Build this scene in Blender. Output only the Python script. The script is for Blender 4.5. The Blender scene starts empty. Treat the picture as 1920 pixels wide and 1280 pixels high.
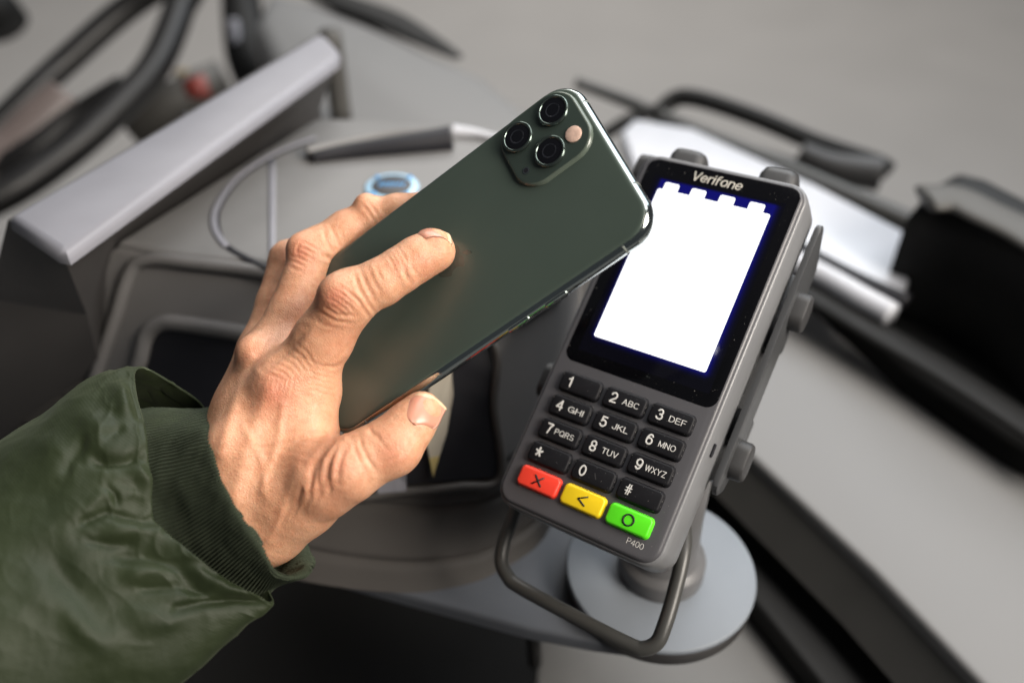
import bpy, math, random
import numpy as np
from mathutils import Matrix, Vector

random.seed(4)
RNG = np.random.RandomState(7)
SC = bpy.context.scene
COL = SC.collection

# ------------------------------------------------------------------ camera, world, lamps, exposure
F_PX = 1650.0                      # focal length in units of a 1920 px wide picture
PITCH = math.radians(39.2)         # camera looks this far below the horizon
CAM_Z = 1.25
cam_data = bpy.data.cameras.new('camera')
cam = bpy.data.objects.new('camera', cam_data)
COL.objects.link(cam)
cam.location = (0, 0, CAM_Z)
cam.rotation_euler = (math.pi / 2 - PITCH, 0, 0)
cam_data.sensor_width = 36.0
cam_data.lens = 36.0 * F_PX / 1920.0
cam_data.clip_start = 0.02
cam_data.clip_end = 60.0
cam_data.dof.use_dof = True
cam_data.dof.focus_distance = 0.325
cam_data.dof.aperture_fstop = 3.9
SC.camera = cam

world = bpy.data.worlds.new('World')
SC.world = world
world.use_nodes = True
bg = world.node_tree.nodes['Background']
bg.inputs['Color'].default_value = (0.86, 0.92, 1.0, 1)
bg.inputs['Strength'].default_value = 0.06


def lamp(name, loc, target, size, size_y, power, color, spread=180):
    d = bpy.data.lights.new(name, 'AREA')
    d.shape = 'RECTANGLE'
    d.size, d.size_y, d.energy, d.color = size, size_y, power, color
    o = bpy.data.objects.new(name, d)
    COL.objects.link(o)
    o.location = loc
    d.spread = math.radians(spread)
    o.rotation_euler = (Vector(target) - Vector(loc)).to_track_quat('-Z', 'Y').to_euler()
    return o


lamp('ceiling_lamp', (0.62, 0.75, 2.55), (0.10, 0.45, 0.9), 1.3, 1.0, 18, (1.0, 0.98, 0.96))
lamp('window_lamp', (0.85, -0.22, 1.72), (0.08, 0.28, 1.05), 0.6, 0.6, 3.75, (1.0, 0.915, 0.82), 62)
lamp('windscreen_lamp', (1.0, 1.55, 2.3), (0.1, 0.4, 1.05), 1.5, 0.9, 15, (0.78, 0.89, 1.0))
lamp('floor_fill_lamp', (0.2, 4.0, 3.6), (0.2, 4.0, 0.0), 3.0, 3.0, 135, (1.0, 0.97, 0.93))  # unseen lamp added to brighten the background floor

SC.view_settings.view_transform = 'Standard'
SC.view_settings.look = 'None'
SC.view_settings.exposure = 0.0
SC.view_settings.gamma = 1.0
SC.view_settings.use_curve_mapping = False
SC.render.engine = 'CYCLES'
SC.cycles.use_denoising = True
SC.cycles.max_bounces = 8

# ------------------------------------------------------------------ frames
SP, CP = math.sin(PITCH), math.cos(PITCH)
CAMB = np.array([[1, 0, 0], [0, -SP, CP], [0, -CP, -SP]])   # picture frame (right, down, away) -> world


def cw(v):
    """picture-frame millimetres -> world metres"""
    v = np.atleast_2d(np.asarray(v, float))
    return v @ CAMB.T * 0.001 + np.array([0, 0, CAM_Z])


def pmm(px, py, d):
    return np.array([(px - 960) / F_PX * d, (py - 640) / F_PX * d, d])


def at(px, py, d):
    return cw(pmm(px, py, d))[0]


def on_z(px, py, z):
    """point of the horizontal plane at height z (relative to the camera, metres) seen at px, py"""
    r = CAMB @ np.array([(px - 960) / F_PX, (py - 640) / F_PX, 1.0])
    t = z / r[2]
    return np.array([r[0] * t, r[1] * t, CAM_Z + z])


def rodrigues(r):
    r = np.array(r, float)
    a = np.linalg.norm(r)
    k = r / a
    K = np.array([[0, -k[2], k[1]], [k[2], 0, -k[0]], [-k[1], k[0], 0]])
    return np.eye(3) + math.sin(a) * K + (1 - math.cos(a)) * K @ K


# ------------------------------------------------------------------ object helpers
def tag(o, label=None, cat=None, group=None, kind=None):
    if label: o['label'] = label
    if cat: o['category'] = cat
    if group: o['group'] = group
    if kind: o['kind'] = kind
    return o


def empty(name, loc, label, cat, group=None, rot=None):
    o = bpy.data.objects.new(name, None)
    COL.objects.link(o)
    o.empty_display_size = 0.01
    m = Matrix.Translation(Vector(loc))
    if rot is not None:
        m = m @ Matrix(rot.tolist()).to_4x4()
    o.matrix_world = m
    return tag(o, label, cat, group)


def mesh_obj(name, verts, faces, mat, parent=None, smooth=True, local=False, sharp=None):
    """verts in world metres, or (local) in the parent's own frame in metres"""
    verts = np.asarray(verts, float)
    me = bpy.data.meshes.new(name)
    if parent is None:
        c = np.array([verts[:, 0].mean(), verts[:, 1].mean(), verts[:, 2].min()])
        me.from_pydata((verts - c).tolist(), [], [list(map(int, f)) for f in faces])
    else:
        c = None
        if not local:
            mi = np.array(parent_matrix(parent).inverted())
            verts = verts @ mi[:3, :3].T + mi[:3, 3]
        me.from_pydata(verts.tolist(), [], [list(map(int, f)) for f in faces])
    me.validate()
    me.update()
    if smooth:
        me.polygons.foreach_set('use_smooth', [True] * len(me.polygons))
        if sharp:
            me.set_sharp_from_angle(angle=math.radians(sharp))
    if mat: me.materials.append(mat)
    o = bpy.data.objects.new(name, me)
    COL.objects.link(o)
    if parent is not None:
        o.parent = parent
    else:
        o.location = c
    return o


def parent_matrix(o):
    m = o.matrix_basis.copy()
    while o.parent is not None:
        o = o.parent
        m = o.matrix_basis @ m
    return m


class MB:
    def __init__(s):
        s.v, s.f = [], []

    def add(s, v, f):
        n = sum(len(a) for a in s.v)
        s.v.append(np.asarray(v, float))
        s.f += [[i + n for i in q] for q in f]
        return s

    def build(s, name, mat, parent=None, **k):
        return mesh_obj(name, np.concatenate(s.v), s.f, mat, parent, **k)


def loft(rings, close_u=True, cap0=True, cap1=True):
    """rings: list of (n,3) -> verts, faces"""
    n = len(rings[0])
    V = np.concatenate(rings)
    F = []
    for k in range(len(rings) - 1):
        for i in range(n if close_u else n - 1):
            j = (i + 1) % n
            F.append([k * n + i, k * n + j, (k + 1) * n + j, (k + 1) * n + i])
    if close_u and cap0: F.append(list(range(n))[::-1])
    if close_u and cap1: F.append([(len(rings) - 1) * n + i for i in range(n)])
    return V, F


def rrect(w, h, r, seg=8):
    r = max(min(r, w / 2 - 1e-6, h / 2 - 1e-6), 1e-6)
    out = []
    for cx, cy, a0 in ((w / 2 - r, h / 2 - r, 0), (-w / 2 + r, h / 2 - r, 90), (-w / 2 + r, -h / 2 + r, 180), (w / 2 - r, -h / 2 + r, 270)):
        for k in range(seg + 1):
            a = math.radians(a0 + 90 * k / seg)
            out.append((cx + r * math.cos(a), cy + r * math.sin(a)))
    return np.array(out)


def slab(cx, cy, w, h, r, prof, seg=8):
    """rounded rectangle swept through prof = [(z, grow)...]; millimetres -> metres"""
    rings = []
    for z, g in prof:
        o = rrect(w + 2 * g, h + 2 * g, max(r + g, 0.05), seg)
        rings.append(np.column_stack([o[:, 0] + cx, o[:, 1] + cy, np.full(len(o), z)]) * 0.001)
    return loft(rings)


def catmull(P, n, closed=False):
    P = np.asarray(P, float)
    m = len(P)
    if closed:
        t = np.linspace(0, m, n, endpoint=False)
    else:
        t = np.linspace(0, m - 1, n)
    i = np.floor(t).astype(int)
    if not closed: i = np.minimum(i, m - 2)
    u = (t - i)[:, None]
    g = (lambda k: P[k % m]) if closed else (lambda k: P[np.clip(k, 0, m - 1)])
    a, b, c, d = g(i - 1), g(i), g(i + 1), g(i + 2)
    return 0.5 * ((2 * b) + (-a + c) * u + (2 * a - 5 * b + 4 * c - d) * u ** 2 + (-a + 3 * b - 3 * c + d) * u ** 3)


def tube(P, r, seg=14, closed=False, flat=None):
    """P (n,3) metres, r scalar or (n,); flat=(axis vector, factor) squashes the section"""
    P = np.asarray(P, float)
    n = len(P)
    r = np.full(n, r) if np.isscalar(r) else np.asarray(r)
    T = np.roll(P, -1, 0) - np.roll(P, 1, 0) if closed else np.gradient(P, axis=0)
    T /= np.linalg.norm(T, axis=1)[:, None]
    up = np.array([0.12, 0.3, 0.95])
    rings = []
    for k in range(n):
        a = np.cross(T[k], up); a /= np.linalg.norm(a)
        b = np.cross(a, T[k])
        ang = np.linspace(0, 2 * math.pi, seg, endpoint=False)
        off = np.cos(ang)[:, None] * a + np.sin(ang)[:, None] * b
        if flat is not None:
            ax = np.asarray(flat[0]) / np.linalg.norm(flat[0])
            off = off - (off @ ax)[:, None] * ax * (1 - flat[1])
        rings.append(P[k] + off * r[k])
    if closed:
        V, Fc = loft(rings + [rings[0]], True, False, False)
        return V, Fc
    return loft(rings)


def lathe(prof, c, seg=64):
    """prof [(r, z)] metres about the vertical through c"""
    ang = np.linspace(0, 2 * math.pi, seg, endpoint=False)
    rings = [np.column_stack([c[0] + r * np.cos(ang), c[1] + r * np.sin(ang), np.full(seg, c[2] + z)]) for r, z in prof]
    return loft(rings)


def prism(outline, z0, z1, bev=0.0, bseg=3):
    """polygon (n,2) world metres, counter-clockwise seen from above, extruded; rounded top edge of size bev"""
    o = np.asarray(outline, float)
    n = len(o)
    e = np.roll(o, -1, 0) - o
    e /= np.linalg.norm(e, axis=1)[:, None] + 1e-12
    nr = np.column_stack([e[:, 1], -e[:, 0]])
    vn = nr + np.roll(nr, 1, 0)
    vn /= (np.linalg.norm(vn, axis=1)[:, None] + 1e-12)
    cosv = np.clip((vn * nr).sum(1), 0.4, 1)
    vn = vn / cosv[:, None]
    rings = [np.column_stack([o, np.full(n, z0)])]
    if bev > 0:
        for k in range(bseg + 1):
            a = math.pi / 2 * k / bseg
            rings.append(np.column_stack([o - vn * bev * (1 - math.cos(a)), np.full(n, z1 - bev + bev * math.sin(a))]))
    else:
        rings.append(np.column_stack([o, np.full(n, z1)]))
    return loft(rings)


def _arc(cx, cy, rx, ry, a0, a1, n=14):
    return [(cx + rx * math.cos(math.radians(a)), cy + ry * math.sin(math.radians(a))) for a in np.linspace(a0, a1, n)]


# plain sans lettering as strokes: glyph -> (width, strokes), unit height, y up
GLYPH = {
    '0': (.60, [_arc(.30, .5, .30, .5, 0, 360, 30)]),
    '1': (.34, [[(.0, .76), (.18, .84), (.26, 1.0), (.26, 0)]]),
    '2': (.58, [_arc(.29, .70, .29, .30, 165, -35, 14) + [(.42, .40), (.12, .18), (.0, .0), (.58, 0)]]),
    '3': (.58, [_arc(.27, .74, .26, .26, 155, -90, 14), _arc(.27, .25, .31, .27, 90, -160, 16)]),
    '4': (.62, [[(.48, 0), (.48, 1), (.0, .28), (.62, .28)]]),
    '5': (.58, [[(.54, 1), (.10, 1), (.05, .52)] + _arc(.27, .32, .31, .33, 125, -155, 16)]),
    '6': (.58, [_arc(.29, .31, .29, .31, 0, 360, 26), [(.0, .33), (.03, .60), (.12, .86), (.28, .99), (.42, .98), (.54, .84)]]),
    '7': (.56, [[(.0, 1), (.56, 1), (.34, .62), (.20, .0)]]),
    '8': (.58, [_arc(.29, .74, .25, .26, 0, 360, 24), _arc(.29, .25, .29, .26, 0, 360, 24)]),
    '9': (.58, [_arc(.29, .69, .29, .31, 0, 360, 26), [(.58, .67), (.55, .40), (.46, .14), (.30, .01), (.16, .02), (.04, .16)]]),
    '*': (.62, [[(.31, .5), (.31 + .31 * math.cos(math.radians(a)), .5 + .40 * math.sin(math.radians(a)))] for a in (90, 162, 234, 306, 18)]),
    '#': (.62, [[(.16, 0), (.26, 1)], [(.38, 0), (.48, 1)], [(.02, .66), (.62, .66)], [(0, .34), (.60, .34)]]),
    'A': (.70, [[(0, 0), (.35, 1), (.70, 0)], [(.12, .33), (.58, .33)]]),
    'B': (.62, [[(0, 0), (0, 1), (.34, 1)] + _arc(.34, .76, .24, .24, 90, -90, 10) + [(0, .52)], [(.34, .52)] + _arc(.36, .26, .26, .26, 90, -90, 10) + [(0, 0)]]),
    'C': (.72, [_arc(.38, .5, .38, .5, 45, 315, 22)]),
    'D': (.68, [[(0, 0), (0, 1), (.26, 1)] + _arc(.26, .5, .42, .5, 90, -90, 16) + [(0, 0)]]),
    'E': (.58, [[(.58, 1), (0, 1), (0, 0), (.58, 0)], [(0, .52), (.52, .52)]]),
    'F': (.54, [[(.54, 1), (0, 1), (0, 0)], [(0, .50), (.48, .50)]]),
    'G': (.76, [_arc(.38, .5, .38, .5, 48, 360, 24) + [(.42, .46)], [(.76, .5), (.76, 0)]]),
    'H': (.66, [[(0, 0), (0, 1)], [(.66, 0), (.66, 1)], [(0, .52), (.66, .52)]]),
    'I': (.02, [[(.01, 0), (.01, 1)]]),
    'J': (.46, [[(.46, 1), (.46, .28)] + _arc(.23, .26, .23, .26, 0, -180, 12)]),
    'K': (.64, [[(0, 0), (0, 1)], [(.60, 1), (0, .40)], [(.22, .60), (.64, 0)]]),
    'L': (.52, [[(0, 1), (0, 0), (.52, 0)]]),
    'M': (.80, [[(0, 0), (0, 1), (.40, .05), (.80, 1), (.80, 0)]]),
    'N': (.66, [[(0, 0), (0, 1), (.66, 0), (.66, 1)]]),
    'O': (.78, [_arc(.39, .5, .39, .5, 0, 360, 30)]),
    'P': (.60, [[(0, 0), (0, 1), (.34, 1)] + _arc(.34, .73, .26, .27, 90, -90, 12) + [(0, .46)]]),
    'Q': (.78, [_arc(.39, .5, .39, .5, 0, 360, 30), [(.48, .24), (.76, -.03)]]),
    'R': (.64, [[(0, 0), (0, 1), (.36, 1)] + _arc(.36, .75, .25, .25, 90, -90, 12) + [(0, .50)], [(.38, .50), (.62, 0)]]),
    'S': (.62, [_arc(.31, .75, .28, .25, 30, 250, 14) + _arc(.31, .25, .31, .26, 80, -155, 16)]),
    'T': (.60, [[(0, 1), (.60, 1)], [(.30, 1), (.30, 0)]]),
    'U': (.66, [[(0, 1), (0, .34)] + _arc(.33, .33, .33, .33, 180, 360, 14) + [(.66, 1)]]),
    'V': (.68, [[(0, 1), (.34, 0), (.68, 1)]]),
    'W': (.98, [[(0, 1), (.24, 0), (.49, 1), (.74, 0), (.98, 1)]]),
    'X': (.64, [[(0, 1), (.64, 0)], [(.64, 1), (0, 0)]]),
    'Y': (.66, [[(0, 1), (.33, .46), (.66, 1)], [(.33, .46), (.33, 0)]]),
    'Z': (.60, [[(0, 1), (.60, 1), (0, 0), (.60, 0)]]),
    'e': (.54, [[(.02, .37), (.53, .37)] + _arc(.275, .36, .265, .36, 3, 318, 20)]),
    'r': (.30, [[(0, 0), (0, .72)], [(0, .44)] + _arc(.26, .44, .25, .27, 170, 75, 8)]),
    'i': (.02, [[(.01, 0), (.01, .72)], [(.01, .96), (.01, 1.0)]]),
    'f': (.34, [_arc(.30, .80, .18, .20, 70, 180, 8) + [(.12, 0)], [(0, .68), (.32, .68)]]),
    'o': (.56, [_arc(.28, .36, .28, .36, 0, 360, 24)]),
    'n': (.48, [[(0, 0), (0, .72)], [(0, .42)] + _arc(.24, .44, .24, .28, 170, 0, 12) + [(.48, 0)]]),
}


def text_mesh(body, thick, slant=0.0, spacing=0.22):
    """lettering of unit height built from thin raised strokes, centred"""
    mb_, x = MB(), 0.0
    for ch in body:
        w_, strokes = GLYPH[ch]
        for st in strokes:
            st = np.array(st, float)
            P = np.column_stack([st[:, 0] + x + slant * st[:, 1], st[:, 1], np.zeros(len(st))])
            for a, b in zip(P[:-1], P[1:]):
                if np.linalg.norm(b - a) < 1e-5: continue
                d = (b - a) / np.linalg.norm(b - a)
                e = thick * 0.35
                q = np.array([a - d * e * 1.25, a - d * e, a, b, b + d * e, b + d * e * 1.25])
                mb_.add(*tube(q, np.array([.5, .86, 1, 1, .86, .5]) * thick / 2, 8, flat=((0, 0, 1), 0.12)))
        x += w_ + spacing
    V = np.concatenate(mb_.v)
    c = (V.max(0) + V.min(0)) / 2
    V[:, :2] -= c[:2]
    return V, mb_.f


# ------------------------------------------------------------------ materials
def new_mat(name):
    m = bpy.data.materials.new(name)
    m.use_nodes = True
    return m, m.node_tree, m.node_tree.nodes['Principled BSDF']


def plastic(name, col, rough=0.5, grain=0.04, gscale=2500, mottle=0.12, mscale=40, spec=0.5, metal=0.0, coat=0.0, dust=0.0):
    m, nt, b = new_mat(name)
    N, L = nt.nodes, nt.links
    tc = N.new('ShaderNodeTexCoord')
    n1 = N.new('ShaderNodeTexNoise'); n1.inputs['Scale'].default_value = mscale; n1.inputs['Detail'].default_value = 5
    L.new(tc.outputs['Object'], n1.inputs['Vector'])
    mx = N.new('ShaderNodeMix'); mx.data_type = 'RGBA'
    c = np.array(col)
    mx.inputs['A'].default_value = (*(c * (1 - mottle)), 1)
    mx.inputs['B'].default_value = (*np.minimum(c * (1 + mottle), 1), 1)
    L.new(n1.outputs['Fac'], mx.inputs['Factor'])
    if dust > 0:                                              # pale specks of dust and fine scuffs lying on the surface
        nd = N.new('ShaderNodeTexNoise'); nd.inputs['Scale'].default_value = 1500; nd.inputs['Detail'].default_value = 1
        L.new(tc.outputs['Object'], nd.inputs['Vector'])
        rd = N.new('ShaderNodeValToRGB')
        rd.color_ramp.elements[0].position = 0.79 - 0.05 * dust; rd.color_ramp.elements[1].position = 0.84 - 0.05 * dust
        L.new(nd.outputs['Fac'], rd.inputs['Fac'])
        md = N.new('ShaderNodeMix'); md.data_type = 'RGBA'; md.inputs['B'].default_value = (0.32, 0.31, 0.29, 1)
        L.new(rd.outputs['Color'], md.inputs['Factor']); L.new(mx.outputs['Result'], md.inputs['A'])
        L.new(md.outputs['Result'], b.inputs['Base Color'])
    else:
        L.new(mx.outputs['Result'], b.inputs['Base Color'])
    mr = N.new('ShaderNodeMapRange')
    mr.inputs['To Min'].default_value = max(rough - 0.08, 0.02); mr.inputs['To Max'].default_value = min(rough + 0.08, 1)
    L.new(n1.outputs['Fac'], mr.inputs['Value'])
    L.new(mr.outputs['Result'], b.inputs['Roughness'])
    b.inputs['Specular IOR Level'].default_value = spec
    b.inputs['Metallic'].default_value = metal
    b.inputs['Coat Weight'].default_value = coat
    if grain > 0:
        n2 = N.new('ShaderNodeTexNoise'); n2.inputs['Scale'].default_value = gscale; n2.inputs['Detail'].default_value = 2
        L.new(tc.outputs['Object'], n2.inputs['Vector'])
        bp = N.new('ShaderNodeBump'); bp.inputs['Strength'].default_value = grain * 5; bp.inputs['Distance'].default_value = 0.0001
        L.new(n2.outputs['Fac'], bp.inputs['Height'])
        L.new(bp.outputs['Normal'], b.inputs['Normal'])
    return m


def emissive(name, col, strength):
    m, nt, b = new_mat(name)
    b.inputs['Base Color'].default_value = (0.01, 0.01, 0.01, 1)
    b.inputs['Emission Color'].default_value = (*col, 1)
    b.inputs['Emission Strength'].default_value = strength
    return m


M = {}
M['face'] = plastic('dark_face_plastic', (0.080, 0.079, 0.086), 0.38, 0.05, dust=0.8)
M['shell'] = plastic('lit_side_plastic', (0.175, 0.178, 0.185), 0.34, 0.05)  # body plastic made lighter: light falling on the sides put into the colour
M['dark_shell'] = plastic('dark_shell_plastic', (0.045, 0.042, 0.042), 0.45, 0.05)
M['key'] = plastic('black_key_rubber', (0.008, 0.008, 0.010), 0.55, 0.05, mottle=0.2, mscale=300, spec=0.22, dust=1.0)
M['key_red'] = plastic('red_key_rubber', (0.85, 0.055, 0.03), 0.4, 0.02, mottle=0.05)
M['key_yellow'] = plastic('yellow_key_rubber', (0.82, 0.58, 0.012), 0.4, 0.02, mottle=0.05)
M['key_green'] = plastic('green_key_rubber', (0.10, 0.75, 0.015), 0.4, 0.02, mottle=0.05)
M['print_white'] = plastic('white_print', (0.62, 0.61, 0.58), 0.6, 0)
M['print_black'] = plastic('black_print', (0.008, 0.008, 0.008), 0.6, 0)
M['black_glass'] = plastic('black_glass', (0.003, 0.003, 0.004), 0.06, 0, mottle=0.3, dust=0.5)
M['bracket'] = plastic('dark_metal_bracket', (0.058, 0.060, 0.063), 0.33, 0.03)
M['rod'] = plastic('black_rod_paint', (0.05, 0.05, 0.047), 0.38, 0.03)
M['rubber'] = plastic('grey_rubber', (0.040, 0.040, 0.041), 0.5, 0.06)
M['disc'] = plastic('blue_grey_paint', (0.17, 0.19, 0.215), 0.55, 0.03)
M['plate'] = plastic('slate_plate_paint', (0.075, 0.082, 0.095), 0.5, 0.03)
M['housing'] = plastic('warm_grey_housing', (0.19, 0.188, 0.186), 0.5, 0.06, 1800)
M['housing_front'] = plastic('dark_warm_housing', (0.166, 0.162, 0.160), 0.5, 0.06, 1800)
M['recess'] = plastic('black_recess', (0.010, 0.010, 0.014), 0.5, 0.03)
M['lid'] = plastic('pale_lid', (0.25, 0.25, 0.278), 0.5, 0.03)
M['monitor_body'] = plastic('charcoal_monitor', (0.06, 0.057, 0.056), 0.5, 0.05)
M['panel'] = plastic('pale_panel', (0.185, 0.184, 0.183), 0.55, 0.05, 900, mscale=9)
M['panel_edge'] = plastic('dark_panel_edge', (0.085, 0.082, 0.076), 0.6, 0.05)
M['black'] = plastic('matt_black', (0.010, 0.010, 0.0098), 0.6, 0.05, spec=0.28)
M['floor'] = plastic('grey_floor', (0.40, 0.385, 0.37), 0.7, 0.1, 200, mottle=0.08, mscale=3)
M['ledge'] = plastic('mid_grey_ledge', (0.12, 0.118, 0.114), 0.6, 0.05)
M['foot'] = plastic('shaded_printer_foot', (0.075, 0.069, 0.064), 0.6, 0.06, 1800)  # housing grey darkened: shade low on the printer put into the colour
M['post'] = plastic('dark_grey_post', (0.115, 0.115, 0.118), 0.4, 0.04)
M['white'] = plastic('white_gloss', (0.62, 0.635, 0.68), 0.3, 0, mottle=0.03)
M['wheel'] = plastic('black_wheel_leather', (0.011, 0.0105, 0.0105), 0.42, 0.08)
M['hub'] = plastic('brown_hub', (0.15, 0.12, 0.11), 0.4, 0.03)
M['red'] = plastic('red_knob', (0.26, 0.055, 0.045), 0.4, 0)
M['amber'] = plastic('amber_knob', (0.26, 0.19, 0.08), 0.4, 0)
M['paper'] = plastic('ticket_paper', (0.46, 0.42, 0.34), 0.7, 0.03)
M['yellow'] = plastic('yellow_print', (0.50, 0.40, 0.16), 0.6, 0)
M['blue'] = plastic('blue_sticker', (0.10, 0.42, 0.85), 0.35, 0)
M['sky_blue'] = plastic('pale_blue_sticker', (0.45, 0.70, 0.90), 0.35, 0)

# ================================================================== LARGE STRUCTURE
floor_v, floor_f = prism([(-6, -1), (6, -1), (6, 9), (-6, 9)], CAM_Z - 1.30, CAM_Z - 1.25)
tag(mesh_obj('floor', floor_v, floor_f, M['floor'], smooth=False), 'pale grey ground filling the blurred background', None, kind='structure')


def poly_z(pts, z):
    """pixel outline (clockwise in the picture) on a horizontal plane -> xy, counter-clockwise from above"""
    o = np.array([on_z(px, py, z)[:2] for px, py in pts])
    a = 0.5 * np.sum(o[:, 0] * np.roll(o[:, 1], -1) - np.roll(o[:, 0], -1) * o[:, 1])
    return o if a > 0 else o[::-1]


def Z(z): return CAM_Z + z


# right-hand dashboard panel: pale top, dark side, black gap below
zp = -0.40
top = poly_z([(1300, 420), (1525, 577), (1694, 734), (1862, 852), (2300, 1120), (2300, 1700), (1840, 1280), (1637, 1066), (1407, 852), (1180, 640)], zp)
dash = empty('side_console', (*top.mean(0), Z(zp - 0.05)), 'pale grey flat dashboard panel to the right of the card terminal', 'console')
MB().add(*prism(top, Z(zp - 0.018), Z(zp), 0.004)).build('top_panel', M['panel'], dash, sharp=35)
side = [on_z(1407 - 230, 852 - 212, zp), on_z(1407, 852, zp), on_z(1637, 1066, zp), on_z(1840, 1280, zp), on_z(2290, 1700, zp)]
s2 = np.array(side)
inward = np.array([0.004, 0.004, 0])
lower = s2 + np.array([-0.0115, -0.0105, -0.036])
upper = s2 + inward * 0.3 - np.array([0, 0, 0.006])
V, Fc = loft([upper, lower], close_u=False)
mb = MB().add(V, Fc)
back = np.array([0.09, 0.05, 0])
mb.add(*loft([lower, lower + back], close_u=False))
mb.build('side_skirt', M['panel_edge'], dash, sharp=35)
# black trim under it
tz = -0.455
strip = poly_z([(1200, 760), (1362, 880), (1525, 1060), (1716, 1280), (2050, 1700), (1850, 1700), (1547, 1290), (1412, 1122), (1300, 1000), (1150, 860)], tz)
tag(MB().add(*prism(strip, Z(tz - 0.05), Z(tz), 0.003)).build('gap_trim', M['black'], sharp=35), 'black trim strip in the gap below the pale dashboard panel', 'trim')
# lower pale ledge
lz = -0.475
led = poly_z([(1010, 1150), (1300, 1020), (1420, 1110), (1560, 1280), (1850, 1700), (1010, 1700), (1000, 1290)], lz)
tag(MB().add(*prism(led, Z(lz - 0.03), Z(lz), 0.004)).build('lower_ledge', M['ledge'], sharp=35), 'pale grey lower ledge at the bottom edge below the round stand base', 'ledge')
# dark footwell
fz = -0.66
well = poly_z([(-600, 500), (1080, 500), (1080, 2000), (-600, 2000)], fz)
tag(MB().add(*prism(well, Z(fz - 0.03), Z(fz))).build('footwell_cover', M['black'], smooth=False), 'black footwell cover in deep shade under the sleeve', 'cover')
bra = MB().add(*tube(np.array([on_z(998, 1165, -0.40), on_z(1000, 1200, -0.42), on_z(1003, 1240, -0.45)]), 0.004))
tag(bra.build('shelf_bracket', M['black'], smooth=True), 'small black bracket under the slate mounting shelf', 'bracket')

# mounting shelf carrying printer and stand
sz = -0.3605
shelf = poly_z([(120, 800), (300, 985), (570, 1064), (664, 1090), (847, 1140), (994, 1180), (1119, 1203), (1190, 1212), (1270, 1180), (1320, 1120), (1330, 1040), (1290, 950), (1180, 700), (1000, 480), (400, 380)], sz)
tag(MB().add(*prism(shelf, Z(sz - 0.008), Z(sz), 0.002)).build('mounting_shelf', M['plate'], sharp=35), 'slate grey mounting shelf under the ticket printer and the round stand base', 'shelf')

# ================================================================== TICKET PRINTER (blurred, behind the hand)
base_z, top_z = sz, -0.25
bot_pts = [on_z(*p, base_z)[:2] for p in [(20, 830), (160, 900), (320, 985), (470, 1060), (610, 1096), (763, 1111), (860, 1098), (920, 1078), (1010, 1020), (1060, 930)]]
top_pts = [on_z(*p, top_z)[:2] for p in [(216, 464), (300, 482), (400, 495), (500, 505), (620, 540), (740, 570), (860, 585), (960, 575), (1060, 520), (1090, 470)]]
bot_pts, top_pts = np.array(bot_pts), np.array(top_pts)
back_top = np.array([on_z(*p, top_z)[:2] for p in [(1080, 330), (940, 246), (760, 232), (592, 228)]])
back_bot = back_top * 1.0 + np.array([0, 0.01])
back_bot[0] = bot_pts[-1] + np.array([0.02, 0.15])
back_bot[-1] = bot_pts[0] + np.array([-0.0, 0.12])
nF = 60


def section(t):
    f = catmull(bot_pts, nF) * (1 - t) + catmull(top_pts, nF) * t
    b = catmull(back_bot, 20) * (1 - t) + catmull(back_top, 20) * t
    return np.concatenate([f, b])


def sec3(t, dz=0.0, shrink=0.0):
    s = section(t)
    c = s.mean(0)
    s = c + (s - c) * (1 - shrink)
    return np.column_stack([s, np.full(len(s), Z(base_z + (top_z - base_z) * t + dz))])


printer = empty('ticket_printer', (*section(0).mean(0), Z(base_z)), 'grey ticket printer with curved lid seam and dark front opening behind the hand', 'printer')
rings = []
for t in np.linspace(0, 1, 61):
    sh = 0.0
    for g in (0.10, 0.30, 0.42):                              # grooves running round the curved foot
        sh += 0.024 * math.exp(-((t - g) / 0.011) ** 2)
    rings.append(sec3(t * 0.985, 0, sh))
rings.append(sec3(0.995, 0, 0.006)); rings.append(sec3(1.0, 0, 0.018))
MB().add(*loft(rings[25:])).build('housing', M['housing_front'], printer, sharp=50)
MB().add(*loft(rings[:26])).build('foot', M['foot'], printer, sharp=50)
tp = section(1.0); c0 = tp.mean(0)
tp = c0 + (tp - c0) * 0.985
tp = tp if np.sum(tp[:, 0] * np.roll(tp[:, 1], -1) - np.roll(tp[:, 0], -1) * tp[:, 1]) > 0 else tp[::-1]
MB().add(*prism(tp, Z(top_z - 0.001), Z(top_z + 0.0035), 0.003)).build('top_cover', M['housing'], printer, sharp=40)
zt = top_z + 0.0038
# lid seam (a thin raised rim along the curved paper lid)
seam = catmull([on_z(*p, zt) for p in [(590, 262), (520, 290), (450, 335), (410, 390), (408, 430), (430, 465), (505, 502)]], 60)
V, Fc = tube(seam, 0.0018, 8, flat=((0, 0, 1), 0.15))
MB().add(V, Fc).build('lid_seam', M['recess'], printer)
seam2 = catmull([on_z(*p, zt) + np.array([0, 0, 0.0003]) for p in [(590, 259), (517, 287), (446, 333), (405, 390), (403, 430), (424, 463)]], 60)
MB().add(*tube(seam2, 0.0018, 10, flat=((0, 0, 1), 0.4))).build('lid_rim', M['lid'], printer)
MB().add(*tube(np.array([on_z(510, y, zt) for y in np.linspace(300, 500, 12)]), 0.0018, 8, flat=((0, 0, 1), 0.4))).build('lid_ridge', M['lid'], printer)
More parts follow.
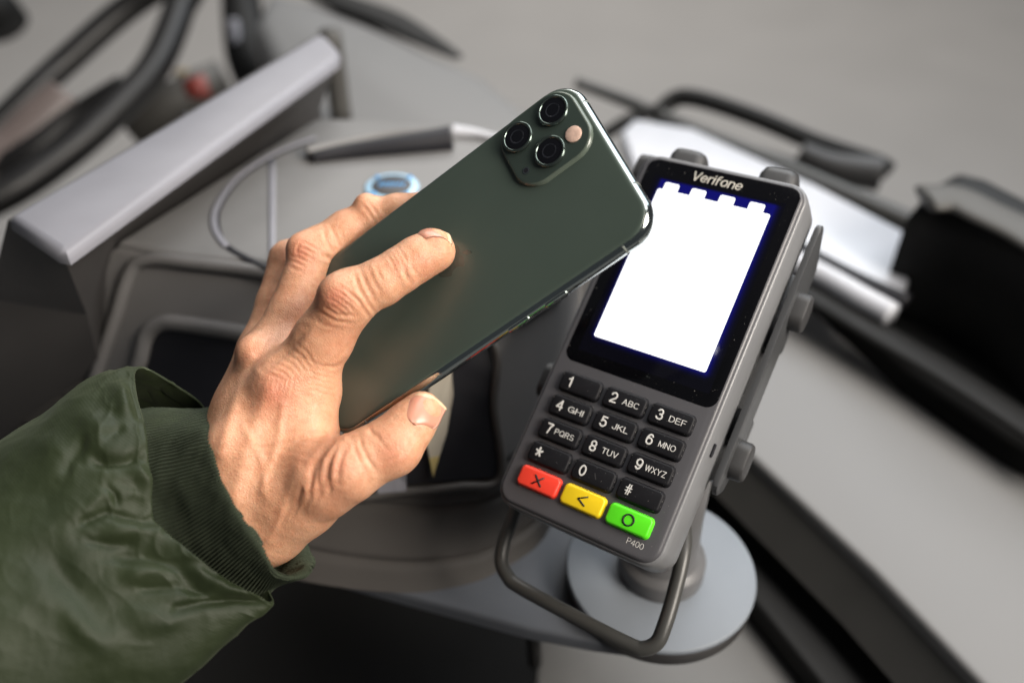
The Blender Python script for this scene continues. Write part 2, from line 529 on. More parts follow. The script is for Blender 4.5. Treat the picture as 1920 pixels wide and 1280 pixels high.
# finger grip of the lid: long raised wedge with a dark recess below it
g = catmull([on_z(*p, zt + 0.004) for p in [(575, 285), (650, 268), (740, 253), (850, 250)]], 30)
V, Fc = tube(g, np.linspace(0.0035, 0.0045, 30), 12)
MB().add(V, Fc).build('lid_grip', M['housing'], printer)
g2 = catmull([on_z(*p, zt + 0.003) for p in [(585, 295), (660, 283), (760, 272), (845, 262)]], 30)
MB().add(*tube(g2, np.linspace(0.003, 0.0085, 30), 12)).build('grip_recess', M['recess'], printer)
g3 = catmull([on_z(*p, zt + 0.002) for p in [(850, 246), (890, 250), (930, 258), (960, 264)]], 20)
MB().add(*tube(g3, np.linspace(0.0042, 0.0008, 20), 12)).build('grip_end', M['white'], printer)
# round feed button with blue ring and marks
bc = on_z(735, 352, zt)
but = MB().add(*lathe([(0.0150, 0.0), (0.0150, 0.0008), (0.0144, 0.0012)], bc, 48)).build('feed_button', M['sky_blue'], printer)
MB().add(*lathe([(0.0112, 0.0012), (0.0112, 0.0017), (0.0108, 0.0019)], bc, 48)).build('button_centre', M['dark_shell'], but)
mk = MB()
for a in range(4):
    an = math.radians(45 + 90 * a)
    p = np.array([[bc[0] + r * math.cos(an), bc[1] + r * math.sin(an), bc[2] + 0.0016] for r in (0.0118, 0.0143)])
    mk.add(*tube(p, 0.0009, 6))
for dx in np.linspace(-0.0065, 0.0065, 6):
    p = np.array([[bc[0] + dx - 0.0008, bc[1] - 0.0016, bc[2] + 0.0021], [bc[0] + dx + 0.0008, bc[1] + 0.0018, bc[2] + 0.0021]])
    mk.add(*tube(p, 0.0005, 6))
mk.build('button_marks', M['blue'], but)


def front_pt(px, py, lift=0.0):
    """point of the printer's front seen at a pixel, lifted towards the camera"""
    ray = CAMB @ np.array([(px - 960) / F_PX, (py - 640) / F_PX, 1.0])
    best = None
    lo, hi = 0.30, 0.62
    for d in np.linspace(lo, hi, 400):
        p = ray * d
        t = (p[2] - base_z) / (top_z - base_z)
        f = catmull(bot_pts, nF) * (1 - t) + catmull(top_pts, nF) * t
        y = np.interp(p[0], f[:, 0], f[:, 1])
        if p[1] >= y:
            best = d; break
    if best is None: best = hi
    p = ray * (best - lift)
    return np.array([p[0], p[1], CAM_Z + p[2]])


def front_patch(corners, n=16, lift=0.002, thick=0.003):
    """rounded quad (tl,tr,br,bl pixels) laid on the printer front, with its own thickness"""
    tl, tr, br, bl = map(np.array, corners)
    g = []
    for j in range(n):
        v = j / (n - 1)
        row = []
        for i in range(n):
            u = i / (n - 1)
            q = (tl * (1 - u) + tr * u) * (1 - v) + (bl * (1 - u) + br * u) * v
            row.append(front_pt(q[0], q[1], lift))
        g.append(row)
    g = np.array(g)
    Vv = g.reshape(-1, 3)
    dv = np.array([0, -CP, SP]) * -thick
    Fq = [[j * n + i, (j + 1) * n + i, (j + 1) * n + i + 1, j * n + i + 1] for j in range(n - 1) for i in range(n - 1)]
    m = len(Vv)
    V2 = np.concatenate([Vv, Vv + dv])
    Fb = [[a + m for a in q[::-1]] for q in Fq]
    bd = [i for i in range(n)] + [j * n + n - 1 for j in range(1, n)] + [(n - 1) * n + i for i in range(n - 2, -1, -1)] + [j * n for j in range(n - 2, 0, -1)]
    Fs = [[bd[k], bd[(k + 1) % len(bd)], bd[(k + 1) % len(bd)] + m, bd[k] + m] for k in range(len(bd))]
    return V2, Fq + Fb + Fs


MB().add(*front_patch([(290, 612), (600, 660), (600, 860), (235, 760)], lift=0.003)).build('front_opening', M['recess'], printer, sharp=40)
fr = [front_pt(*p, 0.004) for p in [(232, 765), (262, 680), (276, 628), (305, 606), (350, 608), (470, 627), (590, 650), (612, 672), (612, 760), (610, 850), (590, 866), (480, 832), (350, 796), (250, 775)]]
MB().add(*tube(catmull(fr, 140, True), 0.0042, 12, True)).build('opening_frame', M['housing_front'], printer)
fr = [front_pt(*p, 0.002) for p in [(175, 720), (215, 600), (245, 510), (280, 487), (360, 493), (500, 512), (600, 540), (740, 592), (860, 606), (960, 596), (1050, 545)]]
MB().add(*tube(catmull(fr, 110), 0.0035, 12)).build('front_rim', M['housing_front'], printer)
MB().add(*front_patch([(640, 640), (918, 640), (935, 893), (640, 918)], lift=0.003)).build('ticket_window', M['recess'], printer, sharp=40)
fr = [front_pt(*p, 0.004) for p in [(921, 640), (927, 760), (938, 895), (860, 912), (760, 922), (642, 922), (636, 780), (637, 636), (780, 634)]]
MB().add(*tube(catmull(fr, 140, True), 0.0022, 10, True)).build('window_frame', M['foot'], printer)
pv = MB()
tk = [(806, 690), (846, 690), (850, 740), (838, 810), (812, 893), (800, 830), (803, 760)]
pc = [front_pt(*p, 0.008) for p in tk]
n_ = len(pc)
dvv = np.array([0, CP, -SP]) * 0.0008
pv.add(np.concatenate([pc, np.array(pc) + dvv]), [list(range(n_))[::-1], [n_ + i for i in range(n_)]] + [[i, (i + 1) % n_, n_ + (i + 1) % n_, n_ + i] for i in range(n_)])
tick = pv.build('paper_ticket', M['paper'], smooth=False)
tag(tick, 'narrow cream paper ticket with pointed yellow tip hanging in the printer window', 'ticket')
yt = [front_pt(*p, 0.0085) for p in [(824, 855), (812, 894), (805, 858)]]
mesh_obj('yellow_tip', np.concatenate([yt, np.array(yt) + dvv * 0.5]), [[0, 1, 2], [5, 4, 3], [0, 3, 4, 1], [1, 4, 5, 2], [2, 5, 3, 0]], M['yellow'], tick, smooth=False)
lab = front_patch([(705, 880), (760, 876), (762, 920), (708, 925)], n=4, lift=0.006, thick=0.001)
MB().add(*lab).build('grey_sticker', M['lid'], printer, smooth=False)

# ================================================================== DRIVER MONITOR (long pale top edge at left)
mz = -0.205
bar = poly_z([(14, 408), (20, 400), (300, 238), (596, 62), (612, 66), (636, 92), (634, 108), (400, 275), (124, 473), (104, 470)], mz)
mon = empty('driver_monitor', (*bar.mean(0), Z(-0.45)), 'charcoal driver monitor seen edge on with pale lavender grey top edge', 'monitor')
MB().add(*prism(bar, Z(mz - 0.0065), Z(mz), 0.0045)).build('top_edge', M['lid'], mon, sharp=40)


def zring(pts, z):
    return np.array([on_z(px, py, z) for px, py in pts])


MB().add(*loft([zring([(-160, 1000), (200, 700), (560, 420), (640, 420), (470, 640), (330, 800), (250, 930)], -0.46)[::-1],
                zring([(-22, 560), (240, 350), (556, 150), (601, 204), (400, 338), (222, 461), (163, 590)], -0.262)[::-1],
                zring([(15, 412), (300, 243), (594, 66), (633, 108), (400, 277), (210, 412), (116, 474)], mz - 0.0068)[::-1]])).build('rear_shell', M['monitor_body'], mon, sharp=30)
sc_ = on_z(345, 212, mz)
MB().add(*lathe([(0.0016, 0.0), (0.0014, 0.0006)], sc_, 12)).build('screw', M['recess'], mon)

# ================================================================== CAB BACKGROUND (strongly blurred)
wh = empty('steering_wheel', at(-250, -100, 950), 'black steering wheel with brown grey hub at top left', 'steering wheel')
ring = [(350, -60, 980), (335, 20, 960), (290, 125, 930), (215, 208, 900), (120, 290, 870), (0, 368, 840), (-150, 420, 820), (-320, 380, 830), (-440, 240, 880), (-420, 40, 960), (-260, -140, 1030), (-20, -230, 1050), (200, -200, 1030)]
MB().add(*tube(catmull([at(*p) for p in ring], 120, True), 0.0165, 18, True)).build('rim', M['wheel'], wh)
sp = catmull([at(*p) for p in [(360, -60, 1000), (240, 15, 1000), (130, 110, 980), (60, 175, 960), (-20, 255, 940)]], 40)
MB().add(*tube(sp, 0.0150, 14)).build('spoke', M['wheel'], wh)
MB().add(*tube(catmull([at(*p) for p in [(130, 185, 960), (80, 240, 950), (30, 300, 940), (-40, 330, 930)]], 24), np.linspace(0.025, 0.040, 24), 18)).build('hub', M['hub'], wh)
MB().add(*tube(catmull([at(*p) for p in [(230, 150, 930), (140, 215, 930), (60, 285, 920), (-20, 330, 920)]], 24), np.linspace(0.006, 0.02, 24), 12)).build('lower_spoke', M['wheel'], wh)

pod = empty('instrument_pod', at(470, 80, 1150), 'dark instrument pod standing behind the monitor at top', 'instrument pod')
MB().add(*tube(catmull([at(*p) for p in [(450, -60, 1150), (455, 30, 1130), (470, 110, 1110), (500, 160, 1100)]], 24), np.linspace(0.022, 0.034, 24), 18)).build('pod_body', M['black'], pod)
MB().add(*tube(catmull([at(*p) for p in [(436, 40, 1090), (440, 60, 1090), (445, 85, 1090)]], 8), 0.008, 10)).build('pod_lamp', M['lid'], pod)
kn = empty('switch_cluster', at(370, 165, 1000), 'red and amber switches blurred behind the monitor edge', 'switches')
MB().add(*tube(np.array([at(355, 172, 1000), at(395, 160, 1000)]), 0.016, 14)).build('red_knob', M['red'], kn)
MB().add(*tube(np.array([at(335, 150, 1030), at(355, 145, 1030)]), 0.011, 14)).build('amber_knob', M['amber'], kn)
MB().add(*tube(np.array([at(250, 250, 1010), at(330, 190, 1010), at(420, 150, 1010)]), 0.024, 14)).build('switch_base', M['panel_edge'], kn)
cor = np.array([at(-60, -60, 1250), at(-20, 10, 1250), at(10, 50, 1250)])
tag(MB().add(*tube(cor, 0.035, 14)).build('mirror_arm', M['black']), 'small black mirror arm at the top left corner', 'mirror arm')

# pale dashboard hood behind the printer
hz = -0.33
hood = poly_z([(560, 235), (470, 40), (500, -20), (600, 0), (700, 35), (830, 100), (920, 140), (980, 190), (1090, 260), (1200, 420), (1000, 420), (700, 330)], hz)
hd = empty('dashboard_hood', (*hood.mean(0), Z(hz - 0.1)), 'pale beige dashboard hood rising behind the ticket printer', 'dashboard')
MB().add(*prism(hood, Z(hz - 0.10), Z(hz), 0.02)).build('hood_top', M['panel'], hd, sharp=40)
ledge_w = catmull([on_z(*p, hz + 0.004) for p in [(560, -30), (640, 5), (720, 35), (790, 70), (860, 108)]], 40)
w = 0.017 * np.sin(np.linspace(0.5, math.pi - 0.05, 40)) + 0.004
tag(MB().add(*tube(ledge_w, w, 14, flat=((0, 0, 1), 0.35))).build('rubber_seal', M['black']), 'curved black rubber seal along the far edge of the dashboard hood', 'seal')
post = np.array([on_z(640, 222, hz + 0.002), on_z(640, 222, hz + 0.002) + np.array([0.0, 0.0, 0.075])])
tag(MB().add(*tube(np.linspace(post[0], post[1], 8), 0.009, 14)).build('grab_post', M['panel_edge']), 'short grey post behind the far end of the monitor', 'post')

# bright reflection under the wipers, put into a white tray shape
wz = -0.36
tray = poly_z([(1165, 245), (1190, 222), (1300, 240), (1530, 345), (1712, 440), (1716, 500), (1690, 560), (1520, 470), (1400, 420), (1200, 340)], wz)
wt = empty('reflection_tray', (*tray.mean(0), Z(wz - 0.02)), 'glossy white tray shape standing for a bright reflection behind the terminal below the wiper arms', 'tray')
MB().add(*prism(tray, Z(wz - 0.02), Z(wz), 0.004)).build('tray_top', M['white'], wt, sharp=40)
lip = catmull([on_z(*p, wz - 0.004) for p in [(1440, 470), (1530, 510), (1610, 556), (1672, 590)]], 30)
MB().add(*tube(lip, 0.0085, 14)).build('tray_lip', M['white'], wt)
sl = catmull([on_z(*p, wz + 0.001) for p in [(1440, 432), (1530, 483), (1610, 525), (1700, 566)]], 30)
MB().add(*tube(sl, 0.006, 12)).build('tray_groove', M['recess'], wt)
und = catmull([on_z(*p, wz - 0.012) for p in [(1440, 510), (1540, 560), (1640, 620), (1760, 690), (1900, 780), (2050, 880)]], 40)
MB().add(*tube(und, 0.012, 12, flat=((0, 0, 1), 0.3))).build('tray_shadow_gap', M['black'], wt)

wp = empty('windscreen_wiper', at(1300, 250, 800), 'long dark windscreen wiper arm crossing behind the terminal', 'wiper')
MB().add(*tube(catmull([at(*p) for p in [(1080, 155, 860), (1180, 192, 850), (1300, 245, 820), (1480, 320, 780), (1720, 425, 740)]], 50), np.linspace(0.005, 0.010, 50), 12)).build('arm', M['rod'], wp)
MB().add(*tube(catmull([at(*p) for p in [(1120, 262, 840), (1180, 225, 840), (1240, 205, 835)]], 20), 0.006, 10)).build('link', M['black'], wp)
MB().add(*tube(catmull([at(*p) for p in [(1480, 350, 800), (1600, 405, 780), (1720, 470, 760)]], 24), 0.007, 10)).build('blade', M['black'], wp)
fr2 = empty('tray_frame', at(1450, 240, 800), 'black looped frame with thick end behind the wiper arm', 'frame')
MB().add(*tube(catmull([at(*p) for p in [(1225, 225, 860), (1262, 188, 860), (1310, 186, 850), (1420, 222, 830), (1530, 268, 815), (1640, 305, 800), (1668, 322, 795)]], 60), 0.0085, 12)).build('upper_rail', M['black'], fr2)
MB().add(*tube(catmull([at(*p) for p in [(1262, 240, 840), (1400, 285, 830), (1520, 320, 815), (1650, 335, 800)]], 40), 0.0075, 12)).build('lower_rail', M['rod'], fr2)
MB().add(*tube(catmull([at(*p) for p in [(1500, 285, 812), (1560, 312, 806), (1650, 328, 798)]], 20), np.linspace(0.010, 0.016, 20), 14)).build('end_block', M['rubber'], fr2)

bx = empty('black_unit', at(1850, 520, 640), 'black box unit with rounded grey top at the right edge', 'box')
zb = -0.30
bt = poly_z([(1712, 372), (1745, 330), (1790, 306), (1860, 322), (1960, 372), (2150, 470), (2150, 640), (1925, 440), (1830, 405)], zb)
MB().add(*prism(bt, Z(-0.50), Z(zb), 0.02, 6)).build('casing', M['black'], bx, sharp=45)
MB().add(*tube(catmull([on_z(*p, zb + 0.001) for p in [(1735, 372), (1790, 372), (1850, 400), (1930, 440), (2050, 520)]], 30), 0.016, 14, flat=((0, 0, 1), 0.3))).build('top_rim', M['panel_edge'], bx)
tag(MB().add(*prism(poly_z([(1500, 540), (1720, 560), (2150, 640), (2300, 1080), (2000, 920), (1862, 845), (1694, 725), (1560, 600)], -0.41), Z(-0.47), Z(-0.392), 0.01)).build('rubber_mat', M['black'], sharp=40),
    'dark rubber mat between the pale dashboard panel and the black unit', 'mat')
#@@TERMINAL
# ================================================================== CARD TERMINAL AND ITS STAND
TR = rodrigues([-0.26404, 0.44886, 0.37712])
TT = np.array([68.910, -27.950, 354.280])
TROT = CAMB @ TR


def tloc(px, py, z=0.0):
    """pixel -> terminal frame (mm) on the plane at depth z below the face"""
    d = np.array([(px - 960) / F_PX, (py - 640) / F_PX, 1.0])
    n = TR[:, 2]
    l = (n @ TT + z) / (n @ d)
    return TR.T @ (l * d - TT)


term = empty('payment_terminal', cw(TT)[0], 'dark grey card payment terminal with lit white screen and numbered keypad', 'card terminal', rot=TROT)
X0, Y0, FW, FH = -1.0, 32.2, 70.5, 159.5
MB().add(*slab(X0, Y0, FW, FH, 7, [(0, -1.6), (0.15, -1.0), (0.7, -0.35), (1.6, 0.0), (3.2, 0.1)])).build('face_plate', M['face'], term, local=True, sharp=50)
MB().add(*slab(X0, Y0, FW, FH, 7.2, [(1.5, 0.0), (1.7, 0.5), (2.6, 1.0), (4.5, 1.35), (13, 1.7), (20.5, 1.7), (21.6, 1.2), (21.8, 0.2)])).build('side_shell', M['shell'], term, local=True, sharp=50)
MB().add(*slab(X0, Y0, FW, FH, 7, [(21.5, -0.9), (22.5, -0.3), (24, 0.0), (34, -3), (38.5, -8), (39, -12)])).build('lower_shell', M['dark_shell'], term, local=True, sharp=50)
# lens glass over the display
MB().add(*slab(-0.3, 1.75, 66.0, 95.1, 4.5, [(0.3, 0.0), (-0.05, 0.0), (-0.16, -0.25)])).build('screen_glass', M['black_glass'], term, local=True, sharp=40)


def flat_grid(name, xs, ys, z, mat, parent, val=None):
    nx, ny = len(xs), len(ys)
    V = np.array([[x, y, z] for y in ys for x in xs]) * 0.001
    Fq = [[j * nx + i, (j + 1) * nx + i, (j + 1) * nx + i + 1, j * nx + i + 1] for j in range(ny - 1) for i in range(nx - 1)]
    o = mesh_obj(name, V, Fq, mat, parent, local=True, smooth=False)
    if val is not None:
        a = o.data.color_attributes.new('glow', 'FLOAT_COLOR', 'POINT')
        c = np.ones((len(V), 4), np.float32)
        c[:, :3] = np.array([val(x, y) for y in ys for x in xs])[:, None]
        a.data.foreach_set('color', c.ravel())
    return o


m, nt, b = new_mat('display_backlight')
at_ = nt.nodes.new('ShaderNodeAttribute'); at_.attribute_name = 'glow'
mu = nt.nodes.new('ShaderNodeMath'); mu.operation = 'MULTIPLY'; mu.inputs[1].default_value = 0.14
nt.links.new(at_.outputs['Fac'], mu.inputs[0])
nt.links.new(mu.outputs[0], b.inputs['Emission Strength'])
b.inputs['Base Color'].default_value = (0.003, 0.003, 0.006, 1)
b.inputs['Emission Color'].default_value = (0.012, 0.012, 1.0, 1)
b.inputs['Roughness'].default_value = 0.06
M['backlight'] = m


def glow(x, y):
    dx = max(abs(x) - 24.5, 0); dy = max(abs(y) - 36.7, 0)
    g_ = math.exp(-(dx / 1.1) ** 1.2 - (dy / 1.0) ** 1.2) if (dx or dy) else 1.0
    if y > 36.7: g_ *= 0.35 + 0.65 * (0.5 + x / 49)
    if x < -24.5: g_ *= 0.35
    if y < -36.7: g_ *= math.exp(-dy / 0.25)
    return max(g_ - 0.02, 0)


disp = flat_grid('display', np.linspace(-28.5, 28.5, 58), np.linspace(-38.5, 44, 84), -0.19, M['backlight'], term, glow)
M['white_screen'] = emissive('lit_white_display', (0.97, 0.98, 1.0), 1.9)


def rpoly(x0, x1, y0, y1, r, z):
    o = rrect(x1 - x0, y1 - y0, r, 4)
    return np.column_stack([o[:, 0] + (x0 + x1) / 2, o[:, 1] + (y0 + y1) / 2, np.full(len(o), z)]) * 0.001


mb = MB()
o_ = rpoly(-24.6, 24.2, -32.6, 36.6, 0.9, -0.215)
mb.add(o_, [list(range(len(o_)))[::-1]])
mb.build('lit_screen_area', M['white_screen'], disp, local=True, smooth=False)
for cx_ in (-19.3, -7.3, 5.2, 17.7):
    o_ = rpoly(cx_ - 3.2, cx_ + 3.2, -36.1, -31.8, 0.9, -0.225)
    mesh_obj('lit_tab', o_, [list(range(len(o_)))[::-1]], M['white_screen'], disp, local=True, smooth=False)


def lettering(parent, body, x, y, z, h, mat, name='lettering', thick=0.15, slant=0.0, spacing=0.22, width=None):
    V, Fc = text_mesh(body, thick, slant, spacing)
    ext = V.max(0) - V.min(0)
    s = h / ext[1]
    sx = s if width is None else width / ext[0]
    W = np.column_stack([V[:, 0] * sx + x, -V[:, 1] * s + y, z - V[:, 2] * s]) * 0.001
    return mesh_obj(name, W, Fc, mat, parent, local=True)


M['logo_print'] = plastic('warm_white_print', (0.60, 0.57, 0.50), 0.6, 0)
lettering(term, 'Verifone', -1.6, -41.7, -0.18, 4.3, M['logo_print'], 'maker_lettering', 0.145, 0.12, 0.20, 21.5)
lettering(term, 'P400', 24.2, 106.4, -0.02, 2.3, M['print_white'], 'type_lettering', 0.12, 0.0, 0.2, 6.8)

legends = [('1', ''), ('2', 'ABC'), ('3', 'DEF'), ('4', 'GHI'), ('5', 'JKL'), ('6', 'MNO'), ('7', 'PQRS'), ('8', 'TUV'), ('9', 'WXYZ'), ('*', ''), ('0', ''), ('#', '')]


def key_mesh():
    return slab(0, 0, 17.9, 8.3, 1.9, [(0.6, 0.35), (0.0, 0.3), (-0.5, 0.0), (-1.35, -0.15), (-1.75, -0.45), (-1.9, -0.95)], 6)


first = {}
for j in range(5):
    for i in range(3):
        kx, ky = -0.856 + (i - 1) * 19.83, 58.165 + 10.342 * j
        kind = 'key' if j < 4 else ('cancel_key', 'correction_key', 'enter_key')[i]
        mat_ = M['key'] if j < 4 else (M['key_red'], M['key_yellow'], M['key_green'])[i]
        if kind == 'key' and 'key' in first:
            k = first['key'].copy(); COL.objects.link(k); k.parent = term
        else:
            V, Fc = key_mesh()
            k = mesh_obj(kind, V, Fc, mat_, term, local=True, sharp=60)
            first[kind] = k
        k.location = (kx * 0.001, ky * 0.001, 0)
        zk = -1.93
        if j < 4:
            d_, l_ = legends[j * 3 + i]
            k['label'] = 'black key printed ' + d_ + (' ' + l_ if l_ else '')
            if d_ == '*':
                lettering(k, d_, -4.6, -0.4, zk, 3.9, M['print_white'], 'digit', 0.20)
            else:
                lettering(k, d_, -4.5, -0.1, zk, 4.5 if d_ != '#' else 4.2, M['print_white'], 'digit', 0.19 if d_ != '#' else 0.13)
            if l_: lettering(k, l_, 2.9 if len(l_) < 4 else 2.4, 0.1, zk, 2.45, M['print_white'], 'letters', 0.145, 0, 0.26, {3: 6.9, 4: 8.6}[len(l_)])
            if d_ == '0':
                mesh_obj('mark', np.array([[0.3, -1.0, zk], [0.8, -1.0, zk], [2.0, 1.2, zk], [1.6, 1.2, zk]]) * .001, [[0, 1, 2, 3]], M['rubber'], k, local=True, smooth=False)
        else:
            k['label'] = ('red key marked with a cross', 'yellow key marked with an arrow head', 'green key marked with a ring')[i]
            mk = MB()

            def stroke(pts, r_=0.33, closed=False):
                P = np.column_stack([np.array(pts), np.full(len(pts), zk + 0.02)]) * 0.001
                mk.add(*tube(P, r_ * 0.001, 6, closed))
            if i == 0:
                stroke([(-2.0, -1.9), (0, 0), (2.0, 1.9)]); stroke([(-2.0, 1.9), (0, 0), (2.0, -1.9)])
            elif i == 1:
                stroke([(1.9, -1.9), (0.2, -1.0), (-1.7, 0.0)]); stroke([(-1.7, 0.0), (0.2, 1.0), (1.9, 1.9)])
            else:
                stroke([(2.1 * math.cos(a), 2.1 * math.sin(a)) for a in np.linspace(0, 2 * math.pi, 28, endpoint=False)], 0.36, True)
            mk.build('symbol', M['print_black'], k, local=True)
# small lock slot in the right side
V, Fc = slab(0, 0, 2.6, 5.2, 0.4, [(0, 0), (0.5, 0)])
V = np.column_stack([36.05 + (V[:, 2] * 1000 - 0.2), 62.5 + V[:, 1] * 1000, 8.0 + V[:, 0] * 1000]) * 0.001
mesh_obj('lock_slot', V, [f[::-1] for f in Fc], M['recess'], term, local=True, smooth=False)

# ---- stand (everything that carries the terminal)
disc_c = cw(pmm(1238.5, 1062, 420))[0]
stand = empty('terminal_stand', (disc_c[0], disc_c[1], disc_c[2] - 0.0065), 'dark metal cradle and post on a round blue grey base carrying the terminal', 'stand')
stand_z = Z(sz) - disc_c[2]
MB().add(*lathe([(0.0450, -0.0022), (0.0450, -0.0012), (0.0446, -0.0004), (0.0438, 0.0), (0.01, 0.0)], disc_c, 128)).build('base_disc', M['disc'], stand, sharp=70)
MB().add(*lathe([(0.0430, stand_z + 0.0002), (0.0446, stand_z + 0.001), (0.0448, -0.0024)], disc_c, 96)).build('shaded_disc_side', M['dark_shell'], stand, sharp=70)  # dark ring: shade on the side of the disc put into the colour
MB().add(*lathe([(0.0205, 0.0002), (0.0205, 0.008), (0.0198, 0.010), (0.0172, 0.011), (0.0160, 0.013), (0.0150, 0.04), (0.0150, 0.066), (0.012, 0.072)], disc_c, 64)).build('post', M['post'], stand, sharp=50)


def tworld(v):
    return np.atleast_2d(v) @ TR.T + TT


def tmesh(name, V, Fc, mat, **k):
    """V in terminal millimetres, part of the stand"""
    return mesh_obj(name, cw(tworld(np.asarray(V))), Fc, mat, stand, **k)


V, Fc = slab(0, 22, 76, 96, 8, [(39.5, -0.6), (40, 0), (43, 0), (43.5, -0.6)])
tmesh('cradle_plate', V * 1000, Fc, M['bracket'], sharp=50)
jt = cw(tworld([[1, 22, 44]]))[0]
MB().add(*tube(np.array([jt, disc_c + np.array([0, 0, 0.066])]), 0.012, 24)).build('tilt_joint', M['dark_shell'], stand)


def side_strap(x0, x1):
    P = np.array([(-41, 18), (-36, 16.6), (70, 16.6), (75, 18.2), (76.5, 22), (74, 28), (66, 31), (-2, 32), (-12, 38), (-30, 38), (-42, 22)], float)
    P = catmull(P, 8 * len(P), True) * 0.25 + np.concatenate([np.linspace(P[i], P[(i + 1) % len(P)], 8, endpoint=False) for i in range(len(P))]) * 0.75
    c = P.mean(0)
    rings = []
    for x, s in ((x0, 0.985), (x0 + 0.35, 1), (x1 - 0.35, 1), (x1, 0.985)):
        q = c + (P - c) * s
        rings.append(np.column_stack([np.full(len(q), x), q[:, 0], q[:, 1]]))
    return loft(rings)


for ya in (4, 46):
    V, Fc = slab(0, ya, 79.5, 14, 3, [(30.0, -0.4), (30.4, 0), (40.2, 0), (40.4, -0.4)])
    tmesh('cross_arm', V * 1000, Fc, M['bracket'], sharp=50)
V, Fc = side_strap(38.2, 40.8); tmesh('side_strap', V, Fc, M['bracket'], sharp=45)
V, Fc = side_strap(-42.8, -40.2); tmesh('side_strap', V, Fc, M['bracket'], sharp=45)


def knob(x0, x1, y, z, hy=8.2, hz=5.5):
    o = rrect(hy * 2, hz * 2, 5.2, 8)
    rings = []
    for x, g in ((x0, 0.0), (x1 - 1.2, -0.1), (x1 - 0.3, -0.5), (x1, -1.4)):
        q = o * (1 + g / hz)
        rings.append(np.column_stack([np.full(len(q), x), y + q[:, 0], z + q[:, 1]]))
    return loft(rings)


for px, py, sgn in ((1497, 587, 1), (1381, 862, 1), (1022, 712, -1), (1196, 322, -1)):
    q = tloc(px, py, 28)
    V, Fc = knob(40.6 * sgn if sgn > 0 else -42.6, 46.5 * sgn if sgn > 0 else -48.0, q[1], 27)
    tmesh('clamp_knob', V, Fc if sgn > 0 else [f[::-1] for f in Fc], M['rubber'], sharp=45)
for px, py in ((1297, 291), (1466, 327)):
    q = tloc(px, py, 12)
    o = rrect(16.5, 13, 4.5, 8)
    rings = []
    for y, g in ((-48.0, 0), (-54.0, -0.1), (-56.6, -1.0), (-57.6, -2.6)):
        rings.append(np.column_stack([q[0] + o[:, 0] * (1 + g / 8), np.full(len(o), y), 13 + o[:, 1] * (1 + g / 6.5)]))
    V, Fc = loft(rings)
    tmesh('top_clip', V, Fc, M['rubber'], sharp=45)
# bent wire handle
hp = [tloc(*p) for p in [(990, 880, 38), (962, 965, 37), (945, 1015, 36), (940, 1052, 36), (952, 1080, 36), (975, 1100, 36), (1090, 1162, 35), (1180, 1208, 35), (1208, 1215, 35), (1232, 1203, 35), (1246, 1172, 35), (1262, 1120, 36), (1279, 1050, 37), (1284, 1000, 40), (1272, 930, 44), (1258, 880, 44)]]
V, Fc = tube(catmull(np.array(hp), 160), 3.05, 18)
tmesh('wire_handle', V, Fc, M['rod'])

# ================================================================== PHONE
PR = rodrigues([0.03217, 0.56789, 1.02299])
PT = np.array([-22.721, -29.389, 321.992])
PROT = CAMB @ PR
phone = empty('smartphone', cw(PT)[0], 'dark green smartphone with three round lenses held over the card terminal', 'phone', rot=PROT)
PW, PH = 71.4, 144.0


def frosted_glass():
    m = plastic('frosted_green_glass', (0.060, 0.082, 0.068), 0.32, 0, mottle=0.10, mscale=25, spec=0.6)
    return m


M['phone_back'] = frosted_glass()
M['steel'] = plastic('polished_green_steel', (0.50, 0.55, 0.53), 0.09, 0, metal=1.0, mottle=0.05)
M['lens_ring'] = plastic('dark_lens_ring', (0.16, 0.20, 0.18), 0.18, 0, metal=0.9, mottle=0.05)
M['lens_glass'] = plastic('lens_glass', (0.004, 0.004, 0.006), 0.03, 0, coat=0.5)
M['inner_ring'] = plastic('inner_lens_ring', (0.02, 0.022, 0.028), 0.15, 0, spec=0.8)
M['bump'] = plastic('camera_bump_glass', (0.040, 0.056, 0.048), 0.16, 0, mottle=0.08, spec=0.6)
M['bump_rim'] = plastic('camera_bump_rim', (0.10, 0.125, 0.10), 0.22, 0, mottle=0.05, spec=0.7)
M['flash'] = plastic('flash_lens', (0.75, 0.52, 0.42), 0.25, 0.0, mottle=0.35, mscale=900)
M['emblem'] = plastic('glossy_emblem', (0.050, 0.062, 0.052), 0.12, 0, mottle=0.05, spec=0.8)
MB().add(*slab(0, 0, PW, PH, 11.5, [(0.0, -3.2), (0.03, -2.6), (0.16, -1.9), (0.45, -1.5), (0.9, -1.45)], 14)).build('back_glass', M['phone_back'], phone, local=True, sharp=60)
ang = np.linspace(-1, 1, 15)
MB().add(*slab(0, 0, PW, PH, 11.5, [(0.55, -1.9)] + [(4.05 + 3.45 * s, -1.5 * abs(s) ** 2.5) for s in ang] + [(7.55, -1.9)], 14)).build('metal_frame', M['steel'], phone, local=True, sharp=60)
MB().add(*slab(0, 0, PW, PH, 11.5, [(7.4, -1.0), (7.7, -1.1), (8.0, -1.6), (8.1, -2.6)], 14)).build('front_glass', M['black_glass'], phone, local=True, sharp=60)
for u0, u1, v in ((34.6, 36.15, -28), (34.6, 36.15, -12)):
    V, Fc = slab(0, 0, 3.0, 9.5, 1.4, [(34.6, 0), (36.0, 0), (36.15, -0.3)], 6)
    mesh_obj('side_button', np.column_stack([V[:, 2], v * 0.001 + V[:, 1], 0.0041 + V[:, 0]]), [f[::-1] for f in Fc], M['steel'], phone, local=True, sharp=50)
M['band'] = plastic('antenna_band', (0.20, 0.22, 0.2), 0.5, 0)
